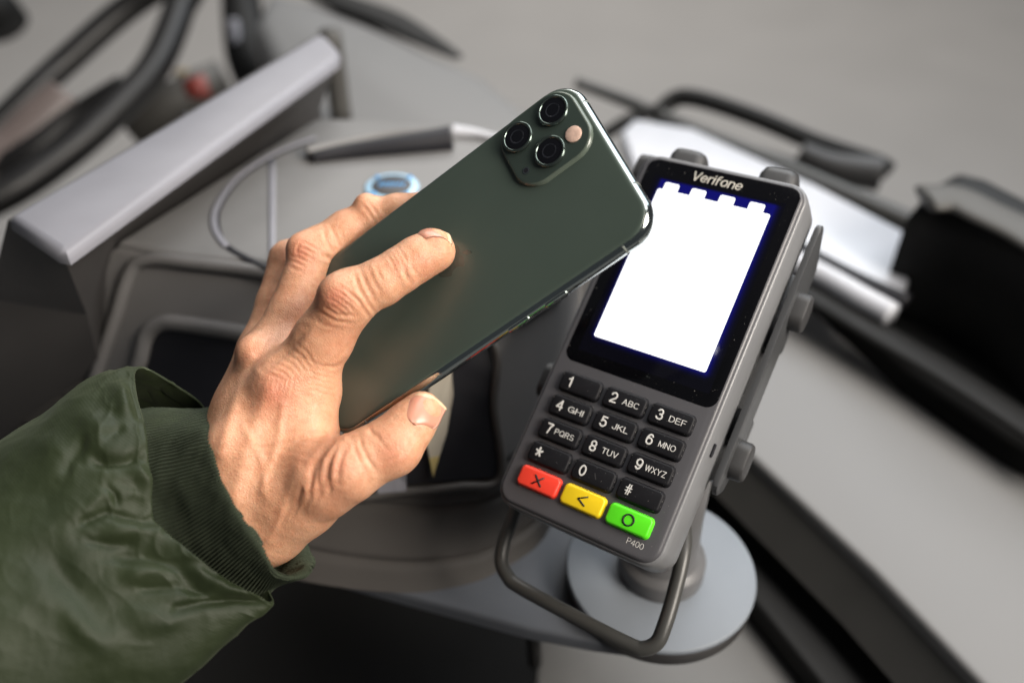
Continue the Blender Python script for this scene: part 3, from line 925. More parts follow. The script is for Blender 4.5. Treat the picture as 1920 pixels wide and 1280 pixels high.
for u, v, ax in ((-22.5, -72.0, 0), (17.0, -72.0, 0), (35.7, -57.0, 1), (35.7, 57.0, 1)):
    z_ = np.linspace(0.9, 7.2, 12)
    s_ = (z_ - 4.05) / 3.45
    gr = -1.5 * np.abs(s_) ** 2.5 + 0.02
    P = np.column_stack([np.full(12, u), np.sign(v) * (72.0 + gr), z_]) if ax == 0 else np.column_stack([35.7 + gr, np.full(12, v), z_])
    V, Fc = tube(P * 0.001, 0.00045, 6, flat=((0, 1, 0) if ax == 0 else (1, 0, 0), 0.15))
    mesh_obj('antenna_band', V, Fc, M['band'], phone, local=True)
BX0, BX1, BY0, BY1 = -33.2, -3.2, -68.6, -36.8
bump = MB().add(*slab((BX0 + BX1) / 2, (BY0 + BY1) / 2, BX1 - BX0, BY1 - BY0, 9.5, [(0.1, 0.5), (-0.3, 0.42), (-0.8, 0.15), (-1.15, -0.1), (-1.3, -0.45)], 12)).build('camera_bump', M['bump_rim'], phone, local=True, sharp=60)
MB().add(*slab((BX0 + BX1) / 2, (BY0 + BY1) / 2, BX1 - BX0, BY1 - BY0, 9.5, [(-1.1, -0.5), (-1.36, -0.6), (-1.4, -1.0)], 12)).build('bump_plate', M['bump'], bump, local=True, sharp=60)


def loc_lathe(prof, u, v, seg=40):
    a = np.linspace(0, 2 * math.pi, seg, endpoint=False)
    rings = [np.column_stack([u + r * np.cos(a), v + r * np.sin(a), np.full(seg, z)]) * 0.001 for r, z in prof]
    V, Fc = loft(rings)
    return V, [f[::-1] for f in Fc]


for u, v in ((-25.0, -60.2), (-25.0, -44.4), (-11.6, -52.0)):
    MB().add(*loc_lathe([(6.0, -1.2), (6.0, -2.35), (5.8, -2.6), (5.25, -2.68), (5.0, -2.5), (4.9, -2.1)], u, v)).build('lens_ring', M['lens_ring'], bump, local=True, sharp=60)
    MB().add(*loc_lathe([(5.0, -1.9), (4.95, -2.3), (4.2, -2.42), (2.0, -2.5)], u, v)).build('lens', M['lens_glass'], bump, local=True, sharp=60)
    MB().add(*loc_lathe([(2.75, -2.40), (2.7, -2.50), (2.35, -2.52), (2.3, -2.45)], u, v)).build('inner_ring', M['inner_ring'], bump, local=True, sharp=60)
MB().add(*loc_lathe([(3.1, -1.3), (3.1, -1.75), (2.9, -1.85), (1.2, -1.9)], -11.8, -62.2, 28)).build('flash', M['flash'], bump, local=True, sharp=60)
MB().add(*loc_lathe([(1.35, -1.3), (1.35, -1.55), (1.15, -1.6)], -11.3, -41.2, 24)).build('microphone_ring', M['steel'], bump, local=True, sharp=60)
MB().add(*loc_lathe([(0.95, -1.5), (0.95, -1.66)], -11.3, -41.2, 24)).build('microphone', M['recess'], bump, local=True, sharp=60)
# glossy emblem in the middle of the back, mostly under the fingertip
ap = [(0, -4.4), (1.6, -5.3), (3.6, -5.2), (5.2, -3.9), (4.2, -2.4), (3.9, -0.6), (4.6, 1.0), (5.6, 1.9), (4.6, 4.2), (3.0, 6.1), (1.5, 6.2), (0, 5.7), (-1.5, 6.2), (-3.0, 6.1), (-5.0, 3.4), (-5.9, 0), (-5.3, -3.4), (-3.3, -5.2), (-1.6, -5.3)]
P = catmull(np.array(ap), 90, True)
mesh_obj('emblem', np.column_stack([P[:, 0], P[:, 1], np.full(90, -0.012)]) * 0.001, [list(range(90))[::-1]], M['emblem'], phone, local=True, smooth=False)
lf = catmull(np.array([(0.0, -5.9), (0.3, -7.6), (1.6, -8.9), (2.7, -9.1), (2.4, -7.4), (1.3, -6.2)]), 30, True)
mesh_obj('emblem_leaf', np.column_stack([lf[:, 0], lf[:, 1], np.full(30, -0.012)]) * 0.001, [list(range(30))[::-1]], M['emblem'], phone, local=True, smooth=False)
#@@HAND
# ================================================================== THE HAND (one continuous surface grown from a joint skeleton)
def J(px, py, d, r):
    # the hand's back slopes away from the lens towards the wrist
    d = d + 14.0 * min(max((py - 735) / 190, 0), 1) * min(max((660 - px) / 100, 0), 1)
    return (pmm(px, py, d), r)


IDX = [J(556, 716, 324, 12.2), J(606, 636, 319, 10.6), J(648, 568, 314, 9.8), J(660, 554, 313.3, 9.5), J(715, 529, 314, 8.3), J(750, 507, 315.5, 7.9), J(782, 486, 317.2, 7.9), J(812, 466, 319.0, 7.3)]
MID = [J(512, 672, 339, 11.8), J(548, 590, 345, 9.4), J(586, 480, 353, 8.9), J(596, 468, 354, 8.7), J(650, 432, 357, 7.9), J(703, 409, 359, 7.9), J(745, 397, 358, 7.0), J(786, 389, 357, 6.3)]
RNG_ = [J(500, 655, 354, 10.5), J(520, 570, 361, 8.3), J(543, 488, 367, 8.2), J(585, 472, 373, 7.6), J(630, 472, 377, 7.2), J(690, 465, 376, 6.5)]
PNK = [J(505, 665, 366, 9.8), J(530, 590, 376, 7.4), J(550, 525, 383, 6.8), J(595, 505, 389, 6.3), J(660, 490, 388, 5.8)]
THB = [J(505, 983, 306, 12.5), J(560, 932, 303, 15.0), J(612, 898, 303.5, 13.0), J(652, 880, 305, 11.4), J(695, 855, 308, 10.2), J(730, 838, 310.0, 10.0), J(742, 828, 310.6, 9.8), J(768, 798, 312, 8.6), J(790, 773, 313.5, 7.6)]
PALM = [
    [J(462, 955, 305, 12.0), J(505, 840, 314, 13.5), J(556, 722, 325, 12.0)],
    [J(450, 920, 304, 14.0), J(490, 800, 320, 13.0), J(515, 680, 337, 11.5)],
    [J(450, 880, 310, 13.5), J(470, 780, 330, 12.0), J(500, 662, 351, 10.8)],
    [J(450, 860, 320, 13.0), J(465, 770, 343, 11.0), J(505, 668, 365, 9.8)],
    [J(535, 905, 310, 15.0), J(552, 830, 318, 12.0), J(566, 745, 325, 10.5)],      # web side of the index metacarpal
    [J(584, 735, 324, 7.5), J(566, 775, 321, 6.0), J(584, 812, 316, 5.8), J(594, 850, 311, 7.0)],
    [J(500, 960, 318, 18.0), J(520, 800, 338, 15.0), J(540, 720, 350, 9.0)],       # palm bulk, behind
    [J(445, 925, 314, 16.0), J(330, 985, 323, 18.0), J(200, 1050, 322, 21.0)],     # wrist and forearm
    [J(488, 980, 311, 13.5), J(380, 1040, 320, 15.0), J(260, 1100, 322, 18.0)],
]


def sd_chain(X, chain, k):
    out = None
    for (a, ra), (b, rb) in zip(chain[:-1], chain[1:]):
        ba = (b - a).astype(np.float32)
        pa = X - a.astype(np.float32)
        t = np.clip((pa @ ba) / float(ba @ ba), 0, 1)
        d = np.sqrt(((pa - t[..., None] * ba) ** 2).sum(-1)) - (ra + (rb - ra) * t)
        out = d if out is None else smin(out, d, k)
    return out


def smin(a, b, k):
    h = np.maximum(k - np.abs(a - b), 0) / k
    return np.minimum(a, b) - h * h * k * 0.25


def sd_ball(X, c, r):
    return np.sqrt(((X - np.asarray(c, np.float32)) ** 2).sum(-1)) - r


BUMPS = [  # knuckles, pads and tendons: (px, py, depth, radius, blend)
    (628, 549, 308, 5.0, 5.0), (561, 463, 349, 4.3, 5), (742, 850, 305.5, 6.0, 6.0), (518, 724, 316, 7.0, 9.0),
    (473, 660, 329, 5.5, 6.0), (684, 380, 355, 3.5, 5), (432, 838, 310, 7.5, 8), (820, 476, 318.6, 5.5, 4),
]


def phone_sd(X):
    P = (X - PT.astype(np.float32)) @ PR.astype(np.float32)
    qx = np.abs(P[..., 0]) - (PW / 2 - 11.5); qy = np.abs(P[..., 1]) - (PH / 2 - 11.5)
    d2 = np.sqrt(np.maximum(qx, 0) ** 2 + np.maximum(qy, 0) ** 2) + np.minimum(np.maximum(qx, qy), 0) - 11.5 + 3.6
    dz = np.abs(P[..., 2] - 4.05) - 4.05 + 3.6
    return np.sqrt(np.maximum(d2, 0) ** 2 + np.maximum(dz, 0) ** 2) + np.minimum(np.maximum(d2, dz), 0) - 3.6


def hand_sd(X):
    X = X.astype(np.float32)
    palm = None
    for c in PALM:
        d = sd_chain(X, c, 6)
        palm = d if palm is None else smin(palm, d, 9)
    out = None
    for ch, kp in ((IDX, 7), (MID, 6), (RNG_, 5), (PNK, 5), (THB, 8)):
        d = smin(sd_chain(X, ch, 2.5), palm, kp)
        out = d if out is None else smin(out, d, 1.2)
    for px, py, dd, r, k in BUMPS:
        out = smin(out, sd_ball(X, pmm(px, py, dd), r), k)
    # soft skin yields to the phone it holds
    ph = phone_sd(X) - 0.15
    return np.maximum(out, -ph)


def surface_nets(Fv, org, h):
    S = Fv < 0
    nx, ny, nz = S.shape
    cnt = np.zeros((nx - 1, ny - 1, nz - 1), np.int8)
    for a in (0, 1):
        for b_ in (0, 1):
            for c in (0, 1):
                cnt += S[a:nx - 1 + a, b_:ny - 1 + b_, c:nz - 1 + c]
    act = (cnt > 0) & (cnt < 8)
    ids = np.full(act.shape, -1, np.int64)
    I = np.argwhere(act)
    ids[act] = np.arange(len(I))
    acc = np.zeros((len(I), 3)); w = np.zeros(len(I))
    corners = [(a, b_, c) for a in (0, 1) for b_ in (0, 1) for c in (0, 1)]
    for c0_ in corners:
        for ax in range(3):
            if c0_[ax] == 1: continue
            c1_ = list(c0_); c1_[ax] = 1
            f0 = Fv[I[:, 0] + c0_[0], I[:, 1] + c0_[1], I[:, 2] + c0_[2]]
            f1 = Fv[I[:, 0] + c1_[0], I[:, 1] + c1_[1], I[:, 2] + c1_[2]]
            mk_ = (f0 < 0) != (f1 < 0)
            t = np.where(mk_, f0 / np.where(mk_, f0 - f1, 1), 0)
            p = np.array(c0_, float)[None] + 0 * acc
            p[:, ax] += t
            acc[mk_] += p[mk_]; w[mk_] += 1
    V = org + (I + acc / w[:, None]) * h
    Fq = []
    for ax in range(3):
        b1, b2 = [(1, 2), (2, 0), (0, 1)][ax]
        s0 = [slice(None)] * 3; s1 = [slice(None)] * 3
        s0[ax] = slice(0, -1); s1[ax] = slice(1, None)
        E_ = np.argwhere(S[tuple(s0)] != S[tuple(s1)])
        E_ = E_[(E_[:, b1] > 0) & (E_[:, b2] > 0) & (E_[:, b1] < ids.shape[b1]) & (E_[:, b2] < ids.shape[b2])]
        q = []
        for o1, o2 in ((-1, -1), (0, -1), (0, 0), (-1, 0)):
            c = E_.copy(); c[:, b1] += o1; c[:, b2] += o2
            q.append(ids[c[:, 0], c[:, 1], c[:, 2]])
        q = np.stack(q, 1)
        inside = S[E_[:, 0], E_[:, 1], E_[:, 2]]
        q[~inside] = q[~inside][:, ::-1]
        Fq.append(q)
    Fq = np.concatenate(Fq)
    return V, Fq[(Fq >= 0).all(1)]


HV = 0.5
lo_ = np.array([-142.0, -72.0, 276.0]); hi_ = np.array([-18.0, 112.0, 396.0])
gx, gy, gz = [np.arange(lo_[i], hi_[i], HV, dtype=np.float32) for i in range(3)]
# coarse pass finds where the skin is, fine values only there
cs = 8
cgx, cgy, cgz = gx[::cs], gy[::cs], gz[::cs]
CX = np.stack(np.meshgrid(cgx, cgy, cgz, indexing='ij'), -1)
CF = hand_sd(CX)
Fv = np.repeat(np.repeat(np.repeat(CF, cs, 0), cs, 1), cs, 2)[:len(gx), :len(gy), :len(gz)].copy()
for (i, j, k) in np.argwhere(np.abs(CF) < cs * HV * 1.9):
    sl_ = (slice(i * cs, min((i + 1) * cs, len(gx))), slice(j * cs, min((j + 1) * cs, len(gy))), slice(k * cs, min((k + 1) * cs, len(gz))))
    B = np.stack(np.meshgrid(gx[sl_[0]], gy[sl_[1]], gz[sl_[2]], indexing='ij'), -1)
    Fv[sl_] = hand_sd(B)
Fv[0] = Fv[-1] = 9; Fv[:, 0] = Fv[:, -1] = 9; Fv[:, :, 0] = Fv[:, :, -1] = 9
HVv, HFq = surface_nets(Fv, lo_, HV)


def neighbours_smooth(V, Fq, n, lam=0.5):
    E_ = np.concatenate([Fq[:, [0, 1]], Fq[:, [1, 2]], Fq[:, [2, 3]], Fq[:, [3, 0]]])
    for _ in range(n):
        s = np.zeros_like(V); c = np.zeros(len(V))
        for a in range(3):
            s[:, a] = np.bincount(E_[:, 0], V[E_[:, 1], a], len(V)) + np.bincount(E_[:, 1], V[E_[:, 0], a], len(V))
        c = np.bincount(E_[:, 0], minlength=len(V)) + np.bincount(E_[:, 1], minlength=len(V))
        V = V + lam * (s / np.maximum(c, 1)[:, None] - V)
    return V


def vnormals(V, Fq):
    fn = np.cross(V[Fq[:, 2]] - V[Fq[:, 0]], V[Fq[:, 3]] - V[Fq[:, 1]])
    n = np.zeros_like(V)
    for c in range(4):
        for a in range(3):
            n[:, a] += np.bincount(Fq[:, c], fn[:, a], len(V))
    return n / (np.linalg.norm(n, axis=1)[:, None] + 1e-12)


HVv = neighbours_smooth(HVv, HFq, 3)
HN = vnormals(HVv, HFq)
if np.mean(np.sum(HN * (HVv - HVv.mean(0)), 1)) < 0:
    HFq = HFq[:, ::-1]; HN = -HN

# ---- skin folds: polylines over the joints, carved into the surface that faces them
HP = np.column_stack([960 + F_PX * HVv[:, 0] / HVv[:, 2], 640 + F_PX * HVv[:, 1] / HVv[:, 2]])
facing = -(HN * HVv).sum(1) / np.linalg.norm(HVv, axis=1)
cell = 5
ci = np.clip((HP / cell).astype(int), 0, 400)
zb_ = np.full((402, 402), 1e9)
np.minimum.at(zb_, (ci[:, 0], ci[:, 1]), HVv[:, 2])
vis = (facing > 0.05) & (HVv[:, 2] < zb_[ci[:, 0], ci[:, 1]] + 6)


def pl_dist(P, L):
    L = np.asarray(L, float)
    best = np.full(len(P), 1e9)
    for a, b_ in zip(L[:-1], L[1:]):
        ab = b_ - a
        t = np.clip(((P - a) @ ab) / (ab @ ab), 0, 1)
        best = np.minimum(best, np.linalg.norm(P - a - t[:, None] * ab, axis=1))
    return best


def arc(cx_, cy_, rx, ry, a0, a1, rot=0, n=9):
    a = np.radians(np.linspace(a0, a1, n)); r_ = math.radians(rot)
    x, y = rx * np.cos(a), ry * np.sin(a)
    return [(cx_ + x_ * math.cos(r_) - y_ * math.sin(r_), cy_ + x_ * math.sin(r_) + y_ * math.cos(r_)) for x_, y_ in zip(x, y)]


CREASE = []   # (polyline, depth mm, width px)
def cr(L, a=0.4, w=3.2): CREASE.append((L, a, w))


# index: middle joint
for k in range(5):
    o_ = k * 8
    cr([(606 + o_ * .9, 566 - o_ * .95), (622 + o_ * .9, 572 - o_ * .8), (640 + o_ * .95, 584 - o_ * .7), (652 + o_, 598 - o_ * .7)], 0.36 - 0.03 * abs(k - 2), 2.9)
cr(arc(632, 556, 13, 8, 10, 200, -30), 0.4, 3)
cr([(604, 572), (632, 590), (668, 592)], 0.4); cr([(598, 584), (630, 602), (662, 606)], 0.35); cr([(590, 600), (612, 612), (640, 616)], 0.25)
cr([(664, 512), (672, 540), (690, 570), (706, 592)], 0.45, 3.6); cr([(676, 508), (688, 536), (704, 566)], 0.3); cr([(690, 502), (700, 526), (716, 552)], 0.25)
cr([(652, 545), (672, 566), (694, 596)], 0.45, 3.5); cr([(704, 494), (712, 516), (722, 534)], 0.2)
# index: end joint
for k in range(4):
    cr([(733 + 7 * k - 8, 476 - 4 * k), (744 + 7 * k - 8, 492 - 4 * k), (752 + 7 * k - 8, 512 - 4 * k)], 0.32, 2.8)
cr([(756, 500), (762, 518), (770, 530)], 0.6, 4.0); cr([(768, 488), (776, 506), (786, 520)], 0.2)
# index base palm side
for k in range(6):
    cr([(560 + 4 * k, 668 + 12 * k), (598 + 3 * k, 684 + 11 * k), (636, 690 + 11 * k)], 0.2, 3.4)
cr([(646, 676), (628, 688), (604, 690)], 0.4, 4)
# valley between the two knuckles
cr([(496, 690), (508, 681), (532, 664), (556, 640), (572, 618)], 0.6, 7.0)
for k in range(7):
    cr([(498 + 10 * k, 700 - 9 * k), (520 + 9 * k, 706 - 8 * k), (540 + 9 * k, 716 - 4 * k)], 0.22, 3.0)
# middle finger joints
for k in range(5):
    o_ = k * 8
    cr([(540 + o_ * .8, 488 - o_ * 1.1), (556 + o_ * .8, 492 - o_), (574 + o_ * .8, 500 - o_ * .9)], 0.34, 2.7)
cr(arc(566, 468, 9, 13, 60, 260, 15), 0.35, 2.6)
cr([(605, 428), (612, 452), (628, 480)], 0.35); cr([(618, 420), (630, 446), (640, 470)], 0.25); cr([(600, 478), (616, 484), (632, 488)], 0.5, 4)
cr([(676, 381), (690, 396), (704, 420)], 0.3); cr([(690, 378), (700, 392), (712, 412)], 0.25); cr([(540, 496), (552, 505), (566, 508)], 0.3)
# knuckle row and back of the hand
for k in range(5):
    cr([(466 + 5 * k, 655 + 3 * k), (476 + 5 * k, 640 + 2 * k), (490 + 5 * k, 622)], 0.22, 3)
for k in range(6):
    cr([(500 + 8 * k, 735 + 4 * k), (508 + 8 * k, 718 + 2 * k), (512 + 8 * k, 702)], 0.18, 3)
# web between thumb and index
for k in range(9):
    f_ = k / 8
    cr([(632 - 4 * k, 815 + 6 * k), (604 - 9 * k, 828 + 2 * k - 10 * (1 - f_)), (560 - 10 * k, 838 - 16 * (1 - f_))], 0.24, 3.6)
cr([(634, 818), (612, 840), (590, 872), (580, 905)], 0.9, 6.0)
cr([(640, 828), (624, 850), (612, 880), (608, 910)], 0.5, 4.5); cr([(648, 836), (640, 856), (634, 884), (634, 905)], 0.55, 5)
cr([(600, 868), (596, 896), (598, 925)], 0.4, 4); cr([(588, 888), (582, 914), (580, 938)], 0.35, 4); cr([(570, 900), (562, 925), (556, 945)], 0.3, 4)
cr([(618, 862), (616, 894), (620, 926)], 0.35, 4)
# thumb
cr([(672, 814), (678, 836), (690, 862), (706, 884)], 0.45, 4.5); cr([(690, 797), (697, 812), (708, 822)], 0.6, 4); cr([(662, 822), (668, 848), (680, 876)], 0.3, 4)
for k in range(5):
    cr([(712 + 9 * k, 872 - 2 * k), (730 + 9 * k, 862 - 5 * k), (746 + 8 * k, 852 - 9 * k)], 0.16, 3)
cr([(700, 800), (712, 826), (734, 850)], 0.18, 4)
# wrist side
for k in range(6):
    cr([(500 + 22 * k, 1004 - 14 * k), (512 + 22 * k, 985 - 15 * k), (520 + 22 * k, 962 - 12 * k)], 0.16, 4)
disp_ = np.zeros(len(HVv))
rv = np.where(vis)[0]
for L, a, w in CREASE:
    L = np.asarray(L, float); a = a * 0.66
    bb0, bb1 = L.min(0) - 4 * w, L.max(0) + 4 * w
    s_ = rv[(HP[rv] > bb0).all(1) & (HP[rv] < bb1).all(1)]
    d = pl_dist(HP[s_], L)
    end = np.minimum(np.linalg.norm(HP[s_] - L[0], axis=1), np.linalg.norm(HP[s_] - L[-1], axis=1))
    fade = np.clip(end / 14, 0.25, 1)
    g_ = np.exp(-(d / w) ** 2) - 0.45 * np.exp(-((d - 2.0 * w) / (1.1 * w)) ** 2)
    disp_[s_] -= a * fade * g_
# tendons and veins of the hand's back: soft ridges
for L, a, w in (([(505, 730), (470, 820), (440, 930)], 0.9, 15), ([(470, 670), (440, 760), (415, 850)], 0.8, 12), ([(590, 790), (540, 870), (500, 960)], 0.5, 22),
                ([(530, 760), (520, 830), (490, 920)], 0.45, 8), ([(455, 800), (490, 860), (500, 930)], 0.35, 8), ([(560, 880), (530, 950), (505, 1010)], 0.5, 10)):
    s_ = rv
    d = pl_dist(HP[s_], L)
    disp_[s_] += a * np.exp(-(d / w) ** 2)
lim = phone_sd(HVv.astype(np.float32))
disp_ = np.where(lim < 1.2, np.minimum(disp_, 0), disp_)
HVv = HVv + HN * disp_[:, None]

# ---- skin material
m, nt, b = new_mat('skin')
N, L_ = nt.nodes, nt.links
tc = N.new('ShaderNodeTexCoord')
fl = N.new('ShaderNodeAttribute'); fl.attribute_name = 'flush'
n1 = N.new('ShaderNodeTexNoise'); n1.inputs['Scale'].default_value = 60; n1.inputs['Detail'].default_value = 6; n1.inputs['Roughness'].default_value = 0.65
n2 = N.new('ShaderNodeTexNoise'); n2.inputs['Scale'].default_value = 420; n2.inputs['Detail'].default_value = 4
L_.new(tc.outputs['Object'], n1.inputs['Vector']); L_.new(tc.outputs['Object'], n2.inputs['Vector'])
rp = N.new('ShaderNodeValToRGB')
rp.color_ramp.elements[0].position = 0.30; rp.color_ramp.elements[0].color = (0.66, 0.325, 0.190, 1)
rp.color_ramp.elements[1].position = 0.72; rp.color_ramp.elements[1].color = (0.785, 0.445, 0.278, 1)
L_.new(n1.outputs['Fac'], rp.inputs['Fac'])
mx = N.new('ShaderNodeMix'); mx.data_type = 'RGBA'
mx.inputs['B'].default_value = (0.60, 0.20, 0.125, 1)
L_.new(rp.outputs['Color'], mx.inputs['A']); L_.new(fl.outputs['Fac'], mx.inputs['Factor'])
mx2 = N.new('ShaderNodeMix'); mx2.data_type = 'RGBA'; mx2.blend_type = 'MULTIPLY'; mx2.inputs['Factor'].default_value = 0.35
r2 = N.new('ShaderNodeValToRGB'); r2.color_ramp.elements[0].position = 0.35; r2.color_ramp.elements[0].color = (0.75, 0.62, 0.55, 1); r2.color_ramp.elements[1].position = 0.6
L_.new(n2.outputs['Fac'], r2.inputs['Fac'])
L_.new(mx.outputs['Result'], mx2.inputs['A']); L_.new(r2.outputs['Color'], mx2.inputs['B'])
L_.new(mx2.outputs['Result'], b.inputs['Base Color'])
b.inputs['Roughness'].default_value = 0.42
b.inputs['Specular IOR Level'].default_value = 0.42
b.inputs['Subsurface Weight'].default_value = 0.35
b.inputs['Subsurface Radius'].default_value = (1.0, 0.35, 0.2)
b.inputs['Subsurface Scale'].default_value = 0.0022
vo = N.new('ShaderNodeTexVoronoi'); vo.inputs['Scale'].default_value = 1100; vo.feature = 'DISTANCE_TO_EDGE'
nw = N.new('ShaderNodeTexNoise'); nw.inputs['Scale'].default_value = 260; nw.inputs['Detail'].default_value = 3
av = N.new('ShaderNodeVectorMath'); av.operation = 'MULTIPLY_ADD'; av.inputs[1].default_value = (0.0035,) * 3
L_.new(tc.outputs['Object'], nw.inputs['Vector']); L_.new(nw.outputs['Color'], av.inputs[0]); L_.new(tc.outputs['Object'], av.inputs[2])
L_.new(av.outputs['Vector'], vo.inputs['Vector'])
b1_ = N.new('ShaderNodeBump'); b1_.inputs['Strength'].default_value = 0.42; b1_.inputs['Distance'].default_value = 0.0006
L_.new(vo.outputs['Distance'], b1_.inputs['Height'])
b2_ = N.new('ShaderNodeBump'); b2_.inputs['Strength'].default_value = 0.22; b2_.inputs['Distance'].default_value = 0.0009
L_.new(n2.outputs['Fac'], b2_.inputs['Height']); L_.new(b1_.outputs['Normal'], b2_.inputs['Normal'])
L_.new(b2_.outputs['Normal'], b.inputs['Normal'])
M['skin'] = m
M['nail'] = plastic('fingernail', (0.60, 0.28, 0.19), 0.3, 0, mottle=0.05, mscale=200)
M['nail'].node_tree.nodes['Principled BSDF'].inputs['Subsurface Weight'].default_value = 0.2
M['nail'].node_tree.nodes['Principled BSDF'].inputs['Subsurface Scale'].default_value = 0.001
M['nail_edge'] = plastic('nail_free_edge', (0.74, 0.53, 0.34), 0.3, 0, mottle=0.05)

person = mesh_obj('person', cw(HVv), HFq, M['skin'])
tag(person, 'left hand in an olive jacket sleeve holding the smartphone over the terminal', 'person')
a = person.data.color_attributes.new('flush', 'FLOAT_COLOR', 'POINT')
fls = np.zeros(len(HVv))
for px, py, r, s in ((628, 560, 26, 0.65), (516, 735, 40, 0.6), (562, 475, 26, 0.6), (470, 665, 26, 0.35), (735, 850, 36, 0.35), (640, 870, 30, 0.4), (690, 385, 20, 0.2), (748, 495, 18, 0.3), (620, 890, 60, 0.25), (655, 640, 40, 0.2), (800, 500, 26, 0.25)):
    fls = np.maximum(fls, s * np.exp(-((HP - np.array([px, py])) ** 2).sum(1) / r ** 2))
c4 = np.ones((len(HVv), 4), np.float32); c4[:, :3] = fls[:, None]
a.data.foreach_set('color', c4.ravel())


def nail(base, tip, side_px, w_mm, mat, lift=0.28, half=1.0):
    """nail plate: base and tip points (px,py,depth), side_px a pixel to the nail's side"""
    Bc, Tc, Sc = pmm(*base), pmm(*tip), pmm(*side_px)
    ax = Tc - Bc; Ln = np.linalg.norm(ax); ax /= Ln
    sd = Sc - Bc; sd -= ax * (sd @ ax); sd /= np.linalg.norm(sd)
    nr = np.cross(ax, sd)
    if nr @ Bc > 0: nr = -nr
    ns, ntt = 25, 25
    us = np.linspace(-1, 1, ns); ts = np.linspace(0, 1, ntt)
    V = []
    for t in ts:
        # width profile: rounded base, straight sides, rounded free edge
        wd = (1 - max(0, (0.30 - t) / 0.30) ** 2.4) ** 0.5 if t < 0.30 else 1.0
        wd = max(wd, 0.02)
        for u in us:
            tt = t * Ln + (0 if t < 0.7 else -(t - 0.7) / 0.3 * 1.6 * u * u)
            V.append(Bc + ax * tt + sd * u * wd * w_mm / 2)
    V = np.array(V)
    s = np.full(len(V), 9.0)
    for _ in range(40):
        P = V + nr * s[:, None]
        s -= 0.7 * hand_sd(P)
    hit = np.clip(s, -6, 9)
    # keep the plate smooth: fit a low order surface to the hit heights
    U = np.tile(us, ntt); T = np.repeat(ts, ns)
    A = np.stack([np.ones_like(U), U, T, U * U, U * T, T * T, U ** 4, U * U * T], 1)
    wgt = np.exp(-(U * 0.5) ** 2)
    cf = np.linalg.lstsq(A * wgt[:, None], hit * wgt, rcond=None)[0]
    hh = A @ cf + lift
    top_ = V + nr * hh[:, None]; bot_ = top_ - nr * 0.7
    Fq = [[j * ns + i, j * ns + i + 1, (j + 1) * ns + i + 1, (j + 1) * ns + i] for j in range(ntt - 1) for i in range(ns - 1)]
    mm_ = len(V)
    bd = [i for i in range(ns)] + [j * ns + ns - 1 for j in range(1, ntt)] + [(ntt - 1) * ns + i for i in range(ns - 2, -1, -1)] + [j * ns for j in range(ntt - 2, 0, -1)]
    Fa = Fq + [[q + mm_ for q in f[::-1]] for f in Fq] + [[bd[k], bd[(k + 1) % len(bd)], bd[(k + 1) % len(bd)] + mm_, bd[k] + mm_] for k in range(len(bd))]
    o = mesh_obj('fingernail', cw(np.concatenate([top_, bot_])), Fa, mat, person)
    o.data.materials.append(M['nail_edge'])
    for p_ in o.data.polygons:
        ids_ = [i % mm_ for i in p_.vertices]
        if np.mean([T[i] for i in ids_]) > 0.86: p_.material_index = 1
    return o


nail((783, 800, 306), (806, 738, 309.5), (830, 792, 306), 12.0, M['nail'], 0.14)['label'] = 'thumbnail with pale lunula and free edge'
nail((785, 446, 315), (835, 421, 317), (790, 452, 309.5), 9.0, M['nail'], 0.16)
#@@SLEEVE

# ================================================================== SLEEVE
def ring_of(pts, n):
    return catmull(np.array([pmm(x, y, d + 14.0) for x, y, d in pts]), n, True)


def loft_interp(keys, n_around, n_along):
    """keys: control rings (lists of (px,py,depth)) -> (n_along, n_around, 3) mm"""
    R_ = np.array([ring_of(k, n_around) for k in keys])
    return np.stack([catmull(R_[:, i], n_along) for i in range(n_around)], 1)


def grid_faces(na, nu, close=True):
    return [[a_ * nu + i, a_ * nu + (i + 1) % nu, (a_ + 1) * nu + (i + 1) % nu, (a_ + 1) * nu + i] for a_ in range(na - 1) for i in range(nu if close else nu - 1)]


def tube_shell(G, thick, name, mat, parent):
    """closed tube surface grid (na,nu,3) mm with wall thickness"""
    na, nu = G.shape[:2]
    V = G.reshape(-1, 3)
    Fq = np.array(grid_faces(na, nu))
    nrm = vnormals(V, Fq)
    if np.mean(np.sum(nrm * (V - np.repeat(G.mean(1), nu, 0)), 1)) < 0:
        Fq = Fq[:, ::-1]; nrm = -nrm
    inner = V - nrm * thick
    mm_ = len(V)
    Fa = [list(q) for q in Fq] + [[i + mm_ for i in q[::-1]] for q in Fq]
    flip = Fq[0][1] != 1
    for a_ in (0, na - 1):
        for i in range(nu):
            j = (i + 1) % nu
            q = [a_ * nu + i, a_ * nu + j, a_ * nu + j + mm_, a_ * nu + i + mm_]
            Fa.append(q if (a_ == 0) == flip else q[::-1])
    return mesh_obj(name, cw(np.concatenate([V, inner])), Fa, mat, parent)


